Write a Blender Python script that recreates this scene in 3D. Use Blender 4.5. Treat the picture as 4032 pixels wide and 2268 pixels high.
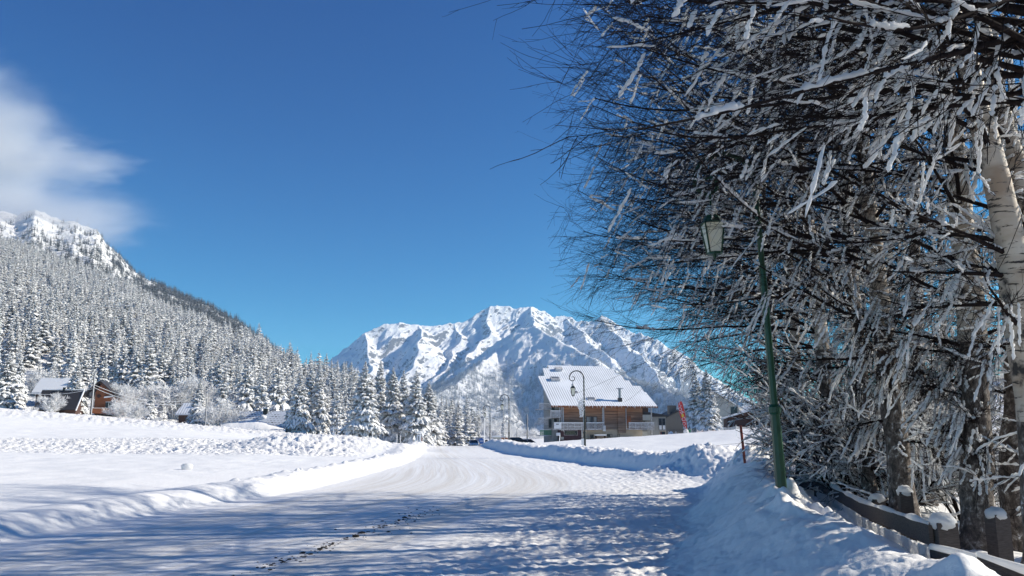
import bpy, math, random
import numpy as np
from mathutils import Vector, Matrix

# ------------------------------------------------------------------ camera, world, sun, exposure
for o in list(bpy.data.objects): bpy.data.objects.remove(o)
SC = bpy.context.scene
COL = SC.collection
PITCH = math.radians(10.4); FPX = 3028.0; EYE = 1.65
cam = bpy.data.cameras.new("camera"); camo = bpy.data.objects.new("camera", cam); COL.objects.link(camo)
cam.sensor_width = 36.0; cam.lens = 36.0 * FPX / 4032.0
cam.clip_start = 0.05; cam.clip_end = 30000
camo.location = (0, 0, EYE); camo.rotation_euler = (math.pi / 2 + PITCH, 0, 0)
SC.camera = camo

SUN_AZ = math.radians(80); SUN_EL = math.radians(28)      # azimuth from the view direction (+Y) towards +X
world = bpy.data.worlds.new("World"); SC.world = world; world.use_nodes = True
wn = world.node_tree; wn.nodes.clear()
out = wn.nodes.new("ShaderNodeOutputWorld"); bg = wn.nodes.new("ShaderNodeBackground"); sky = wn.nodes.new("ShaderNodeTexSky")
sky.sky_type = 'NISHITA'; sky.sun_disc = False; sky.sun_elevation = SUN_EL; sky.sun_rotation = SUN_AZ
sky.altitude = 1500; sky.air_density = 1.0; sky.dust_density = 0.1; sky.ozone_density = 3.0
bg.inputs[1].default_value = 0.125
# the deep mountain sky: each colour of the Nishita sky gets its own contrast
sp_ = wn.nodes.new("ShaderNodeSeparateColor"); cb_ = wn.nodes.new("ShaderNodeCombineColor"); wn.links.new(sky.outputs[0], sp_.inputs[0])
for ch_, (pw_, ml_) in enumerate(((1.6, 1.05), (1.5, 3.6), (1.0, 3.5))):
    a_ = wn.nodes.new("ShaderNodeMath"); a_.operation = 'MULTIPLY'; a_.inputs[1].default_value = .168
    b_ = wn.nodes.new("ShaderNodeMath"); b_.operation = 'POWER'; b_.inputs[1].default_value = pw_
    c_ = wn.nodes.new("ShaderNodeMath"); c_.operation = 'MULTIPLY'; c_.inputs[1].default_value = ml_
    wn.links.new(sp_.outputs[ch_], a_.inputs[0]); wn.links.new(a_.outputs[0], b_.inputs[0]); wn.links.new(b_.outputs[0], c_.inputs[0]); wn.links.new(c_.outputs[0], cb_.inputs[ch_])
wn.links.new(cb_.outputs[0], bg.inputs[0]); wn.links.new(bg.outputs[0], out.inputs[0])
sl = bpy.data.lights.new("sun", 'SUN'); so = bpy.data.objects.new("sun", sl); COL.objects.link(so)
sl.energy = 4.8; sl.angle = math.radians(0.55); sl.color = (1.0, 0.93, 0.80)
sd = Vector((math.sin(SUN_AZ) * math.cos(SUN_EL), math.cos(SUN_AZ) * math.cos(SUN_EL), math.sin(SUN_EL)))
so.rotation_euler = sd.to_track_quat('Z', 'Y').to_euler(); so.location = sd * 50
SC.view_settings.view_transform = 'Standard'; SC.view_settings.look = 'None'
SC.view_settings.exposure = 0.56; SC.view_settings.gamma = 1.0
SC.cycles.use_denoising = True
SC.cycles.max_bounces = 6; SC.cycles.diffuse_bounces = 4; SC.cycles.volume_bounces = 2; SC.cycles.transparent_max_bounces = 8
SC.cycles.volume_step_rate = 0.6; SC.cycles.volume_max_steps = 80

# ------------------------------------------------------------------ helpers
def ray(px, py):
    px = np.asarray(px, float); py = np.asarray(py, float)
    a = (px - 2016) / FPX; b = (1134 - py) / FPX
    y = math.cos(PITCH) - b * math.sin(PITCH); z = math.sin(PITCH) + b * math.cos(PITCH)
    return a, y, z
def P(px, py, d):
    a, y, z = ray(px, py); d = np.asarray(d, float)
    return np.stack([a / y * d, d + 0 * a, EYE + z / y * d], -1)
def topx(x, y, z):                                   # a point seen in the photograph's pixels
    zz = z - EYE
    dep = y * math.cos(PITCH) + zz * math.sin(PITCH); up = -y * math.sin(PITCH) + zz * math.cos(PITCH)
    return 2016 + FPX * x / dep, 1134 - FPX * up / dep
rng = np.random.default_rng(7)
rnd = random.Random(5)

def _h(ix, iy, seed):
    n = (ix.astype(np.int64) * 374761393 + iy.astype(np.int64) * 668265263 + seed * 974634777) & 0xffffffff
    n = ((n ^ (n >> 13)) * 1274126177) & 0xffffffff
    n = ((n ^ (n >> 16)) * 2246822519) & 0xffffffff
    return (n ^ (n >> 15)) & 0xffffffff
def perlin(x, y, seed=0):
    xi = np.floor(x); yi = np.floor(y); fx = x - xi; fy = y - yi
    u = fx * fx * fx * (fx * (fx * 6 - 15) + 10); v = fy * fy * fy * (fy * (fy * 6 - 15) + 10)
    r = 0
    def g(dx, dy):
        a = _h(xi + dx, yi + dy, seed) * (2 * math.pi / 4294967296.0)
        return np.cos(a) * (fx - dx) + np.sin(a) * (fy - dy)
    a = g(0, 0); b = g(1, 0); c = g(0, 1); d = g(1, 1)
    return ((a + u * (b - a)) * (1 - v) + (c + u * (d - c)) * v) * 1.5
def fbm(x, y, o=4, seed=0, gain=0.5):
    s = 0; a = 1.0
    for i in range(o):
        s = s + a * perlin(x * 2 ** i, y * 2 ** i, seed + i * 17); a *= gain
    return s
def ridged(x, y, o=5, seed=0, gain=0.5):
    s = 0; a = 0.5; w = 1.0
    for i in range(o):
        n = 1 - np.abs(perlin(x * 2.03 ** i, y * 2.03 ** i, seed + i * 31)); n = n * n * w
        s = s + a * n; w = np.clip(n * 1.6, 0, 1); a *= gain
    return s
def sstep(a, b, x):
    t = np.clip((x - a) / (b - a), 0, 1); return t * t * (3 - 2 * t)

def npmesh(name, V, F, mats, parent=None, midx=None, smooth=False, link=True):
    """V (n,3), F (m,k) one polygon size, or a list of such arrays"""
    Fs = F if isinstance(F, list) else [F]
    Fs = [np.asarray(f, dtype=np.int32) for f in Fs if len(f)]
    me = bpy.data.meshes.new(name)
    V = np.asarray(V, dtype=np.float32)
    me.vertices.add(len(V)); me.vertices.foreach_set("co", V.ravel())
    li = np.concatenate([f.ravel() for f in Fs]); tot = np.concatenate([np.full(len(f), f.shape[1], np.int32) for f in Fs])
    st = np.concatenate([[0], np.cumsum(tot)[:-1]]).astype(np.int32)
    me.loops.add(len(li)); me.loops.foreach_set("vertex_index", li)
    me.polygons.add(len(tot)); me.polygons.foreach_set("loop_start", st); me.polygons.foreach_set("loop_total", tot)
    if midx is not None: me.polygons.foreach_set("material_index", np.asarray(midx, dtype=np.int32))
    me.polygons.foreach_set("use_smooth", np.full(len(tot), bool(smooth)))
    for m in (mats if isinstance(mats, (list, tuple)) else [mats]): me.materials.append(m)
    me.update(calc_edges=True)
    if not link: return me
    o = bpy.data.objects.new(name, me); COL.objects.link(o)
    if parent: o.parent = parent
    return o
def mobj(name, me, parent=None):
    o = bpy.data.objects.new(name, me); COL.objects.link(o)
    if parent: o.parent = parent
    return o
def tag(o, label=None, cat=None, group=None, kind=None):
    if label: o["label"] = label
    if cat: o["category"] = cat
    if group: o["group"] = group
    if kind: o["kind"] = kind
    return o
def empty(name, loc, rz=0, label=None, cat=None, group=None):
    o = bpy.data.objects.new(name, None); COL.objects.link(o)
    o.location = [float(c) for c in loc]; o.rotation_euler = (0, 0, rz); o.empty_display_size = 0.2
    return tag(o, label, cat, group)
def copy_tree(o, loc, rz=None, scale=None, label=None, group=None):
    r = o.copy(); COL.objects.link(r); r.location = [float(c) for c in loc]
    if rz is not None: r.rotation_euler = (r.rotation_euler[0], r.rotation_euler[1], rz)
    if scale is not None: r.scale = scale
    if label: r["label"] = label
    if group: r["group"] = group
    for ch in list(o.children):
        c = ch.copy(); COL.objects.link(c); c.parent = r
        for g in list(ch.children):
            d = g.copy(); COL.objects.link(d); d.parent = c
    return r

class G:
    """collects boxes, prisms and tubes and links them as ONE mesh object"""
    def __init__(s): s.v = []; s.f = []; s.m = []; s.mi = 0
    def add(s, vs, fs):
        n = len(s.v); s.v += [tuple(map(float, v)) for v in vs]
        for f in fs: s.f.append([n + i for i in f]); s.m.append(s.mi)
        return s
    def box(s, x0, x1, y0, y1, z0, z1):
        return s.add([(x0,y0,z0),(x1,y0,z0),(x1,y1,z0),(x0,y1,z0),(x0,y0,z1),(x1,y0,z1),(x1,y1,z1),(x0,y1,z1)],
                     [(0,3,2,1),(4,5,6,7),(0,1,5,4),(1,2,6,5),(2,3,7,6),(3,0,4,7)])
    def slab(s, a, b, c, d, n):
        """quad a b c d thickened by the vector n"""
        a, b, c, d, n = [np.array(q, float) for q in (a, b, c, d, n)]
        return s.add([a, b, c, d, a + n, b + n, c + n, d + n], [(0,3,2,1),(4,5,6,7),(0,1,5,4),(1,2,6,5),(2,3,7,6),(3,0,4,7)])
    def prism(s, poly, dv):
        """planar polygon swept along dv"""
        n = len(poly); dv = np.array(dv, float)
        vs = [np.array(p, float) for p in poly]; vs = vs + [p + dv for p in vs]
        fs = [tuple(range(n))[::-1], tuple(range(n, 2 * n))] + [(i, (i + 1) % n, n + (i + 1) % n, n + i) for i in range(n)]
        return s.add(vs, fs)
    def tube(s, pts, r, n=8, cap=True):
        pts = np.array(pts, float); K = len(pts); r = np.broadcast_to(np.asarray(r, float), (K,))
        t = np.gradient(pts, axis=0); t /= np.linalg.norm(t, axis=1, keepdims=True) + 1e-9
        ref = np.array([0.13, 0.21, 0.97]) if abs(t[:, 2]).max() < 0.9 else np.array([0.95, 0.2, 0.1])
        a = np.cross(t, ref); a /= np.linalg.norm(a, axis=1, keepdims=True) + 1e-9; b = np.cross(t, a)
        vs = []
        for k in range(K):
            for i in range(n):
                w = 2 * math.pi * (i + .5) / n
                vs.append(pts[k] + r[k] * (math.cos(w) * a[k] + math.sin(w) * b[k]))
        fs = [(k*n+i, k*n+(i+1) % n, (k+1)*n+(i+1) % n, (k+1)*n+i) for k in range(K-1) for i in range(n)]
        if cap: fs += [tuple(range(n))[::-1], tuple(range((K-1)*n, K*n))]
        return s.add(vs, fs)
    def rbox(s, c, size, rz=0, rx=0, ry=0):
        M = (Matrix.Rotation(rz, 3, 'Z') @ Matrix.Rotation(ry, 3, 'Y') @ Matrix.Rotation(rx, 3, 'X'))
        x, y, z = [q / 2 for q in size]
        vs = [Vector(c) + M @ Vector(p) for p in [(-x,-y,-z),(x,-y,-z),(x,y,-z),(-x,y,-z),(-x,-y,z),(x,-y,z),(x,y,z),(-x,y,z)]]
        return s.add(vs, [(0,3,2,1),(4,5,6,7),(0,1,5,4),(1,2,6,5),(2,3,7,6),(3,0,4,7)])
    def lump(s, c, r, sq=(1, 1, 1), seed=0, n=8, rough=0.2):
        """an uneven blob, flat lat/long net"""
        R = random.Random(seed); c = np.array(c, float); vs = []
        for i in range(1, n):
            for j in range(n + 2):
                th = math.pi * i / n; ph = 2 * math.pi * j / (n + 2); q = r * (1 + R.uniform(-rough, rough))
                vs.append(c + q * np.array([math.sin(th) * math.cos(ph) * sq[0], math.sin(th) * math.sin(ph) * sq[1], math.cos(th) * sq[2]]))
        m = n + 2; top = len(vs); vs.append(c + np.array([0, 0, r * sq[2]])); vs.append(c - np.array([0, 0, r * sq[2]]))
        fs = [(i*m+j, (i+1)*m+j, (i+1)*m+(j+1) % m, i*m+(j+1) % m) for i in range(n-2) for j in range(m)]
        fs += [(top, j, (j+1) % m) for j in range(m)] + [(top+1, (n-2)*m+(j+1) % m, (n-2)*m+j) for j in range(m)]
        return s.add(vs, fs)
    def build(s, name, mats, parent=None, smooth=False, bevel=0):
        me = bpy.data.meshes.new(name); me.from_pydata(s.v, [], s.f)
        for m in (mats if isinstance(mats, (list, tuple)) else [mats]): me.materials.append(m)
        if s.mi or any(s.m): me.polygons.foreach_set("material_index", s.m)
        me.polygons.foreach_set("use_smooth", [smooth] * len(s.f)); me.update()
        o = mobj(name, me, parent)
        if bevel:
            b = o.modifiers.new("bevel", 'BEVEL'); b.width = bevel; b.segments = 2; b.limit_method = 'ANGLE'
        return o

def tubes(pts, rad, S=3):
    """pts (N,K,3), rad (N,K) -> vertices and quads of N tubes"""
    N, K, _ = pts.shape
    t = np.gradient(pts, axis=1); t /= np.linalg.norm(t, axis=2, keepdims=True) + 1e-9
    ref = np.tile(np.array([0.12, 0.16, 0.98]), (N, 1)); tm = np.abs((t * ref[:, None]).sum(2)).max(1)
    ref[tm > 0.9] = (0.9, 0.4, 0.1)
    a = np.cross(t, ref[:, None]); a /= np.linalg.norm(a, axis=2, keepdims=True) + 1e-9
    b = np.cross(t, a)
    w = 2 * math.pi * np.arange(S) / S
    V = pts[:, :, None] + rad[:, :, None, None] * (np.cos(w)[None, None, :, None] * a[:, :, None] + np.sin(w)[None, None, :, None] * b[:, :, None])
    i = np.arange(N)[:, None, None] * K * S; k = np.arange(K - 1)[None, :, None] * S; s = np.arange(S)[None, None, :]
    s2 = (s + 1) % S
    F = np.stack([i + k + s, i + k + s2, i + k + S + s2, i + k + S + s], -1)
    return V.reshape(-1, 3), F.reshape(-1, 4)
class NB:
    """collects numpy tube batches"""
    def __init__(s): s.V = []; s.F = []; s.n = 0; s.M = []
    def add(s, V, F, m=0):
        s.V.append(V); s.F.append(F + s.n); s.n += len(V); s.M.append(np.full(len(F), m, np.int32)); return s
    def build(s, name, mats, parent=None, smooth=True, link=True):
        return npmesh(name, np.concatenate(s.V), np.concatenate(s.F), mats, parent, np.concatenate(s.M), smooth, link)

# ------------------------------------------------------------------ materials
def nt(name):
    m = bpy.data.materials.new(name); m.use_nodes = True; t = m.node_tree; t.nodes.clear()
    o = t.nodes.new("ShaderNodeOutputMaterial"); b = t.nodes.new("ShaderNodeBsdfPrincipled")
    t.links.new(b.outputs[0], o.inputs[0]); return m, t, b
def N(t, kind, **kw):
    n = t.nodes.new(kind)
    for k, v in kw.items():
        if k.startswith("i_"):
            key = k[2:]; n.inputs[int(key) if key.isdigit() else key].default_value = v
        else: setattr(n, k, v)
    return n
def ramp(t, fac, stops):
    r = t.nodes.new("ShaderNodeValToRGB"); e = r.color_ramp.elements
    while len(e) < len(stops): e.new(0.5)
    for q, (p, c) in zip(e, stops): q.position = p; q.color = (c[0], c[1], c[2], 1) if not isinstance(c, (int, float)) else (c, c, c, 1)
    t.links.new(fac, r.inputs[0]); return r.outputs[0]
def coords(t, scale=(1, 1, 1), kind="Object", rot=(0, 0, 0)):
    tc = t.nodes.new("ShaderNodeTexCoord"); mp = t.nodes.new("ShaderNodeMapping")
    mp.inputs[3].default_value = scale; mp.inputs[2].default_value = rot; t.links.new(tc.outputs[kind], mp.inputs[0]); return mp.outputs[0]
def noise(t, vec, scale, detail=4, rough=0.55, dist=0):
    n = t.nodes.new("ShaderNodeTexNoise"); n.inputs["Scale"].default_value = scale; n.inputs["Detail"].default_value = detail
    n.inputs["Roughness"].default_value = rough; n.inputs["Distortion"].default_value = dist
    if vec is not None: t.links.new(vec, n.inputs["Vector"])
    return n.outputs["Fac"]
def bump(t, b, h, strength=0.5, dist=0.02, prev=None):
    n = t.nodes.new("ShaderNodeBump"); n.inputs["Strength"].default_value = strength; n.inputs["Distance"].default_value = dist
    t.links.new(h, n.inputs["Height"])
    if prev is not None: t.links.new(prev, n.inputs["Normal"])
    t.links.new(n.outputs[0], b.inputs["Normal"]); return n.outputs[0]
def simple(name, c1, c2=None, scale=6, stretch=(1, 1, 1), rough=0.7, bmp=0.3, bd=0.01, metal=0, spread=(0.35, 0.65)):
    m, t, b = nt(name); v = coords(t, stretch); n = noise(t, v, scale, 5, 0.6)
    c2 = c2 or tuple(x * 0.8 for x in c1)
    t.links.new(ramp(t, n, [(spread[0], c1), (spread[1], c2)]), b.inputs["Base Color"])
    b.inputs["Roughness"].default_value = rough; b.inputs["Metallic"].default_value = metal
    if bmp: bump(t, b, n, bmp, bd)
    return m
SNOWC = (0.87, 0.86, 0.85)
def snow_mat(name, scales=((1.5, 0.12, 0.6), (14, 0.03, 0.6)), col=SNOWC, sss=0.0):
    m, t, b = nt(name); v = coords(t, kind="Object"); p = None
    for s, d, st in scales:
        p = bump(t, b, noise(t, v, s, 6, 0.6), st, d, p)
    b.inputs["Base Color"].default_value = (*col, 1); b.inputs["Roughness"].default_value = 0.75
    b.inputs["Specular IOR Level"].default_value = 0.25
    return m
M = {}
M['snow'] = snow_mat("snow_ground", ((2.2, 0.03, 0.5), (9, 0.02, 0.6), (40, 0.006, 0.6)))
M['rubble'] = snow_mat("snow_rubble", ((4, 0.10, 0.8), (18, 0.03, 0.8)))
M['load'] = snow_mat("snow_on_tree", ((9, 0.03, 0.8),), (0.85, 0.845, 0.84))
M['roofsnow'] = snow_mat("snow_on_roof", ((3, 0.03, 0.4),))
def rime_mat():
    m, t, b = nt("rime_snow"); b.inputs["Base Color"].default_value = (0.90, 0.90, 0.90, 1); b.inputs["Roughness"].default_value = 0.8
    nrm = bump(t, b, noise(t, coords(t), 60, 4, 0.6), 0.9, 0.01)
    tr = N(t, "ShaderNodeBsdfTranslucent"); tr.inputs[0].default_value = (0.90, 0.90, 0.90, 1); mx = N(t, "ShaderNodeMixShader"); mx.inputs[0].default_value = 0.5
    o = [n for n in t.nodes if n.type == 'OUTPUT_MATERIAL'][0]
    t.links.new(b.outputs[0], mx.inputs[1]); t.links.new(tr.outputs[0], mx.inputs[2]); t.links.new(mx.outputs[0], o.inputs[0]); return m
M['rime'] = rime_mat()
M['needle'] = simple("spruce_needles", (0.13, 0.13, 0.12), (0.68, 0.69, 0.70), 22, rough=0.9, bmp=0, spread=(0.36, 0.56))
M['frostneedle'] = simple("frosted_needles", (0.16, 0.17, 0.18), (0.62, 0.65, 0.69), 25, rough=0.9, bmp=0, spread=(0.4, 0.6))
M['bark'] = simple("dark_bark", (0.05, 0.038, 0.03), (0.11, 0.09, 0.075), 12, (1, 1, .3), 0.9, 0.6)
M['twig'] = simple("birch_twig_bark", (0.012, 0.009, 0.009), (0.028, 0.021, 0.02), 20, rough=0.95, bmp=0)
M['twig'].node_tree.nodes['Principled BSDF'].inputs['Specular IOR Level'].default_value = 0.05
M['frosttwig'] = simple("frosted_twig", (0.84, 0.85, 0.87), (0.58, 0.57, 0.57), 9, rough=0.9, bmp=0, spread=(0.42, 0.7))
M['black'] = simple("black_painted_iron", (0.012, 0.016, 0.014), (0.02, 0.026, 0.022), 8, rough=0.4, bmp=0)
M['green'] = simple("green_painted_iron", (0.008, 0.05, 0.022), (0.012, 0.065, 0.03), 6, rough=0.35, bmp=0.1)
M['glassy'] = simple("lantern_glass", (0.75, 0.70, 0.50), (0.8, 0.78, 0.66), 5, rough=0.25, bmp=0)
M['grey'] = simple("grey_render", (0.36, 0.36, 0.34), (0.30, 0.30, 0.285), 3, rough=0.9)
M['stone'] = simple("grey_stone", (0.19, 0.18, 0.165), (0.12, 0.115, 0.11), 7, rough=0.95, bmp=0.8, bd=0.04)
M['lightgrey'] = simple("pale_render", (0.42, 0.42, 0.39), (0.37, 0.37, 0.345), 2, rough=0.9)
M['beige'] = simple("beige_render", (0.50, 0.42, 0.32), (0.42, 0.35, 0.27), 1.2, rough=0.9)
M['burgundy'] = simple("burgundy_paint", (0.07, 0.022, 0.028), (0.05, 0.018, 0.022), 3, rough=0.6)
M['darkwood'] = simple("dark_stained_wood", (0.045, 0.022, 0.016), (0.08, 0.045, 0.035), 7, (1, 1, 5), 0.8, 0.5)
M['shedwood'] = simple("brown_shed_wood", (0.085, 0.04, 0.028), (0.05, 0.025, 0.02), 9, (.4, .4, 6), 0.8, 0.5)
M['orangewood'] = simple("orange_varnished_wood", (0.30, 0.10, 0.035), (0.20, 0.065, 0.025), 7, (.5, .5, 5), 0.6, 0.3)
M['rail'] = simple("snowy_grey_wood", (0.30, 0.28, 0.27), (0.62, 0.62, 0.64), 3, (1, 1, 3), 0.85, 0.2, spread=(0.35, 0.6))
M['fencewood'] = simple("weathered_brown_board", (0.040, 0.030, 0.027), (0.085, 0.068, 0.06), 9, (2, 2, 14), 0.85, 0.6)
M['white'] = simple("white_paint", (0.75, 0.76, 0.78), (0.66, 0.67, 0.7), 3, rough=0.5, bmp=0.1)
M['glass'] = simple("dark_window_glass", (0.02, 0.025, 0.03), (0.05, 0.06, 0.075), 1.5, rough=0.12, bmp=0)
M['curtain'] = simple("window_curtain", (0.35, 0.34, 0.31), (0.22, 0.215, 0.2), 9, (4, 1, .3), 0.9, 0)
M['red'] = simple("red_paint", (0.55, 0.03, 0.018), (0.42, 0.035, 0.02), 10, (1, 1, .5), 0.5, 0.1)
M['rustred'] = simple("rusty_red_pole", (0.42, 0.06, 0.03), (0.14, 0.045, 0.03), 9, (1, 1, .3), 0.6, 0.2)
M['flag'] = simple("red_flag_cloth", (0.62, 0.035, 0.03), (0.55, 0.03, 0.025), 2, rough=0.7, bmp=0)
M['yellow'] = simple("yellow_print", (0.75, 0.55, 0.08), (0.65, 0.45, 0.06), 5, rough=0.7, bmp=0)
M['greensign'] = simple("green_sign", (0.02, 0.22, 0.10), (0.02, 0.18, 0.08), 5, rough=0.5, bmp=0)
M['bluesign'] = simple("blue_sign", (0.02, 0.10, 0.36), (0.03, 0.12, 0.4), 5, rough=0.4, bmp=0)
M['fadedletters'] = simple("faded_green_letters", (0.16, 0.18, 0.12), (0.22, 0.24, 0.17), 9, rough=.8, bmp=0)
M['metal'] = simple("galvanised_metal", (0.35, 0.36, 0.37), (0.26, 0.27, 0.28), 9, rough=0.45, bmp=0.1, metal=0.6)
M['carpaint'] = simple("silver_car_paint", (0.55, 0.57, 0.6), (0.6, 0.62, 0.66), 2, rough=0.25, bmp=0)
M['carblack'] = simple("black_car_paint", (0.012, 0.013, 0.017), (0.02, 0.02, 0.026), 2, rough=0.2, bmp=0)
M['tyre'] = simple("tyre_rubber", (0.015, 0.015, 0.015), (0.03, 0.03, 0.03), 12, rough=0.9)
M['grit'] = simple("dark_grit", (0.02, 0.017, 0.015), (0.06, 0.05, 0.045), 14, rough=0.95)
M['roofdark'] = simple("dark_roof_metal", (0.03, 0.028, 0.03), (0.055, 0.05, 0.05), 6, (6, 1, 1), 0.6, 0.3)
M['net'] = simple("snowed_safety_net", (0.62, 0.60, 0.62), (0.45, 0.22, 0.2), 6, rough=0.9, bmp=0, spread=(0.5, 0.66))

def facade_mat():
    m, t, b = nt("weathered_larch_cladding")
    v = coords(t, (0.22, 1, 7.5)); n1 = noise(t, v, 1.0, 6, 0.6)
    v2 = coords(t, (0.35, 1, 0.35)); n2 = noise(t, v2, 1.0, 3)
    w = N(t, "ShaderNodeTexWave", wave_type='BANDS', bands_direction='Z'); w.inputs["Scale"].default_value = 2.1; w.inputs["Distortion"].default_value = 0.0
    tc = coords(t); t.links.new(tc, w.inputs["Vector"])
    c1 = ramp(t, n1, [(0.36, (0.13, 0.085, 0.065)), (0.5, (0.26, 0.17, 0.115)), (0.62, (0.36, 0.27, 0.2))])
    sep = N(t, "ShaderNodeSeparateXYZ"); t.links.new(tc, sep.inputs[0])
    mr = N(t, "ShaderNodeMapRange"); mr.inputs[1].default_value = 2.0; mr.inputs[2].default_value = 6.0
    t.links.new(sep.outputs[2], mr.inputs[0])
    mx = N(t, "ShaderNodeMix", data_type='RGBA', blend_type='MULTIPLY'); mx.inputs[0].default_value = 1
    tint = ramp(t, n2, [(0.35, (0.8, 0.8, 0.82)), (0.65, (1.15, 1.0, 0.9))])
    t.links.new(c1, mx.inputs[6]); t.links.new(tint, mx.inputs[7])
    mx2 = N(t, "ShaderNodeMix", data_type='RGBA', blend_type='MULTIPLY'); mx2.inputs[0].default_value = 1
    upper = ramp(t, mr.outputs[0], [(0.15, (0.72, 0.78, 0.85)), (0.8, (1.3, 1.0, 0.78))])   # boards below the eaves are warmer and brighter, the lower ones darker and greyer
    t.links.new(mx.outputs[2], mx2.inputs[6]); t.links.new(upper, mx2.inputs[7])
    t.links.new(mx2.outputs[2], b.inputs["Base Color"]); b.inputs["Roughness"].default_value = 0.85
    bump(t, b, w.outputs["Fac"], 0.6, 0.02)
    return m
M['larch'] = facade_mat()
def ribroof_mat(name, period, frac=0.5, dark=(0.16, 0.165, 0.18), axis='X', rows=0.0):
    """snow lying between the ribs of a sheet roof"""
    m, t, b = nt(name)
    w = N(t, "ShaderNodeTexWave", wave_type='BANDS', bands_direction=axis); w.inputs["Scale"].default_value = 0.314 / period * 1.0
    w.inputs["Distortion"].default_value = 0.25; w.inputs["Detail"].default_value = 2
    t.links.new(coords(t), w.inputs["Vector"])
    n = noise(t, coords(t, (0.18, 0.18, 0.18)), 1.0, 4, 0.6)
    ad = N(t, "ShaderNodeMath", operation='MULTIPLY_ADD'); t.links.new(n, ad.inputs[0]); ad.inputs[1].default_value = 1.3; ad.inputs[2].default_value = -0.65
    sm = N(t, "ShaderNodeMath", operation='ADD'); t.links.new(ad.outputs[0], sm.inputs[0]); t.links.new(w.outputs["Fac"], sm.inputs[1])
    c = ramp(t, sm.outputs[0], [(0.0 + frac * .35, dark), (0.18 + frac * .4, (0.8, 0.82, 0.86))])
    t.links.new(c, b.inputs["Base Color"]); b.inputs["Roughness"].default_value = 0.7
    bump(t, b, w.outputs["Fac"], 0.2, 0.04)
    return m
M['ribroof'] = ribroof_mat("ribbed_sheet_roof_with_snow", 0.42, 0.12, (0.42, 0.43, 0.46))
def shingle_mat():
    m, t, b = nt("slate_shingles_with_snow")
    br = N(t, "ShaderNodeTexBrick"); br.inputs["Scale"].default_value = 1.0; br.inputs["Brick Width"].default_value = 0.55; br.inputs["Row Height"].default_value = 0.3
    br.inputs["Mortar Size"].default_value = 0.09; br.inputs["Mortar Smooth"].default_value = 0.3
    br.inputs["Color1"].default_value = (0.07, 0.07, 0.075, 1); br.inputs["Color2"].default_value = (0.13, 0.13, 0.135, 1); br.inputs["Mortar"].default_value = (0.85, 0.87, 0.9, 1)
    sp = coords(t, (1, 1, 1)); t.links.new(sp, br.inputs["Vector"])
    n = noise(t, coords(t, (0.5, 0.5, 0.5)), 1.0, 5, 0.7)
    mx = N(t, "ShaderNodeMix", data_type='RGBA'); t.links.new(ramp(t, n, [(0.42, 0.0), (0.62, 1.0)]), mx.inputs[0])
    t.links.new(br.outputs[0], mx.inputs[6]); mx.inputs[7].default_value = (0.8, 0.82, 0.85, 1)
    t.links.new(mx.outputs[2], b.inputs["Base Color"]); b.inputs["Roughness"].default_value = 0.85
    return m
M['shingle'] = shingle_mat()
def birch_mat():
    m, t, b = nt("birch_bark")
    v = coords(t, (1, 1, 5)); n1 = noise(t, v, 5.5, 6, 0.65, 0.4)         # horizontal marks
    v2 = coords(t, (1, 1, 0.8)); n2 = noise(t, v2, 3.5, 4, 0.6)
    n3 = noise(t, coords(t, (1, 1, 2)), 2.0, 3)
    base = ramp(t, n3, [(0.35, (0.56, 0.50, 0.42)), (0.65, (0.34, 0.26, 0.19))])
    k1 = ramp(t, n1, [(0.56, 0.0), (0.62, 1.0)]); k2 = ramp(t, n2, [(0.56, 0.0), (0.64, 1.0)])
    sep = N(t, "ShaderNodeSeparateXYZ"); t.links.new(coords(t), sep.inputs[0])
    lo = ramp(t, sep.outputs[2], [(0.0, 1.0), (1.0, 0.0)])
    mxk = N(t, "ShaderNodeMath", operation='MAXIMUM'); t.links.new(k1, mxk.inputs[0]); t.links.new(k2, mxk.inputs[1])
    mx = N(t, "ShaderNodeMix", data_type='RGBA'); t.links.new(mxk.outputs[0], mx.inputs[0]); t.links.new(base, mx.inputs[6]); mx.inputs[7].default_value = (0.03, 0.026, 0.024, 1)
    t.links.new(mx.outputs[2], b.inputs["Base Color"]); b.inputs["Roughness"].default_value = 0.7
    bump(t, b, mxk.outputs[0], 0.5, 0.01)
    return m
M['birch'] = birch_mat()
def barkrough_mat():
    m, t, b = nt("rough_frosted_birch_bark")
    n1 = noise(t, coords(t, (1, 1, .7)), 16, 6, 0.7, 0.4)
    c = ramp(t, n1, [(0.38, (0.03, 0.025, 0.022)), (0.52, (0.12, 0.095, 0.08)), (0.62, (0.30, 0.27, 0.24)), (0.68, (0.75, 0.76, 0.78))])
    t.links.new(c, b.inputs["Base Color"]); b.inputs["Roughness"].default_value = 0.9
    bump(t, b, n1, 1.0, 0.03); return m
M['barkrough'] = barkrough_mat()
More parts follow.
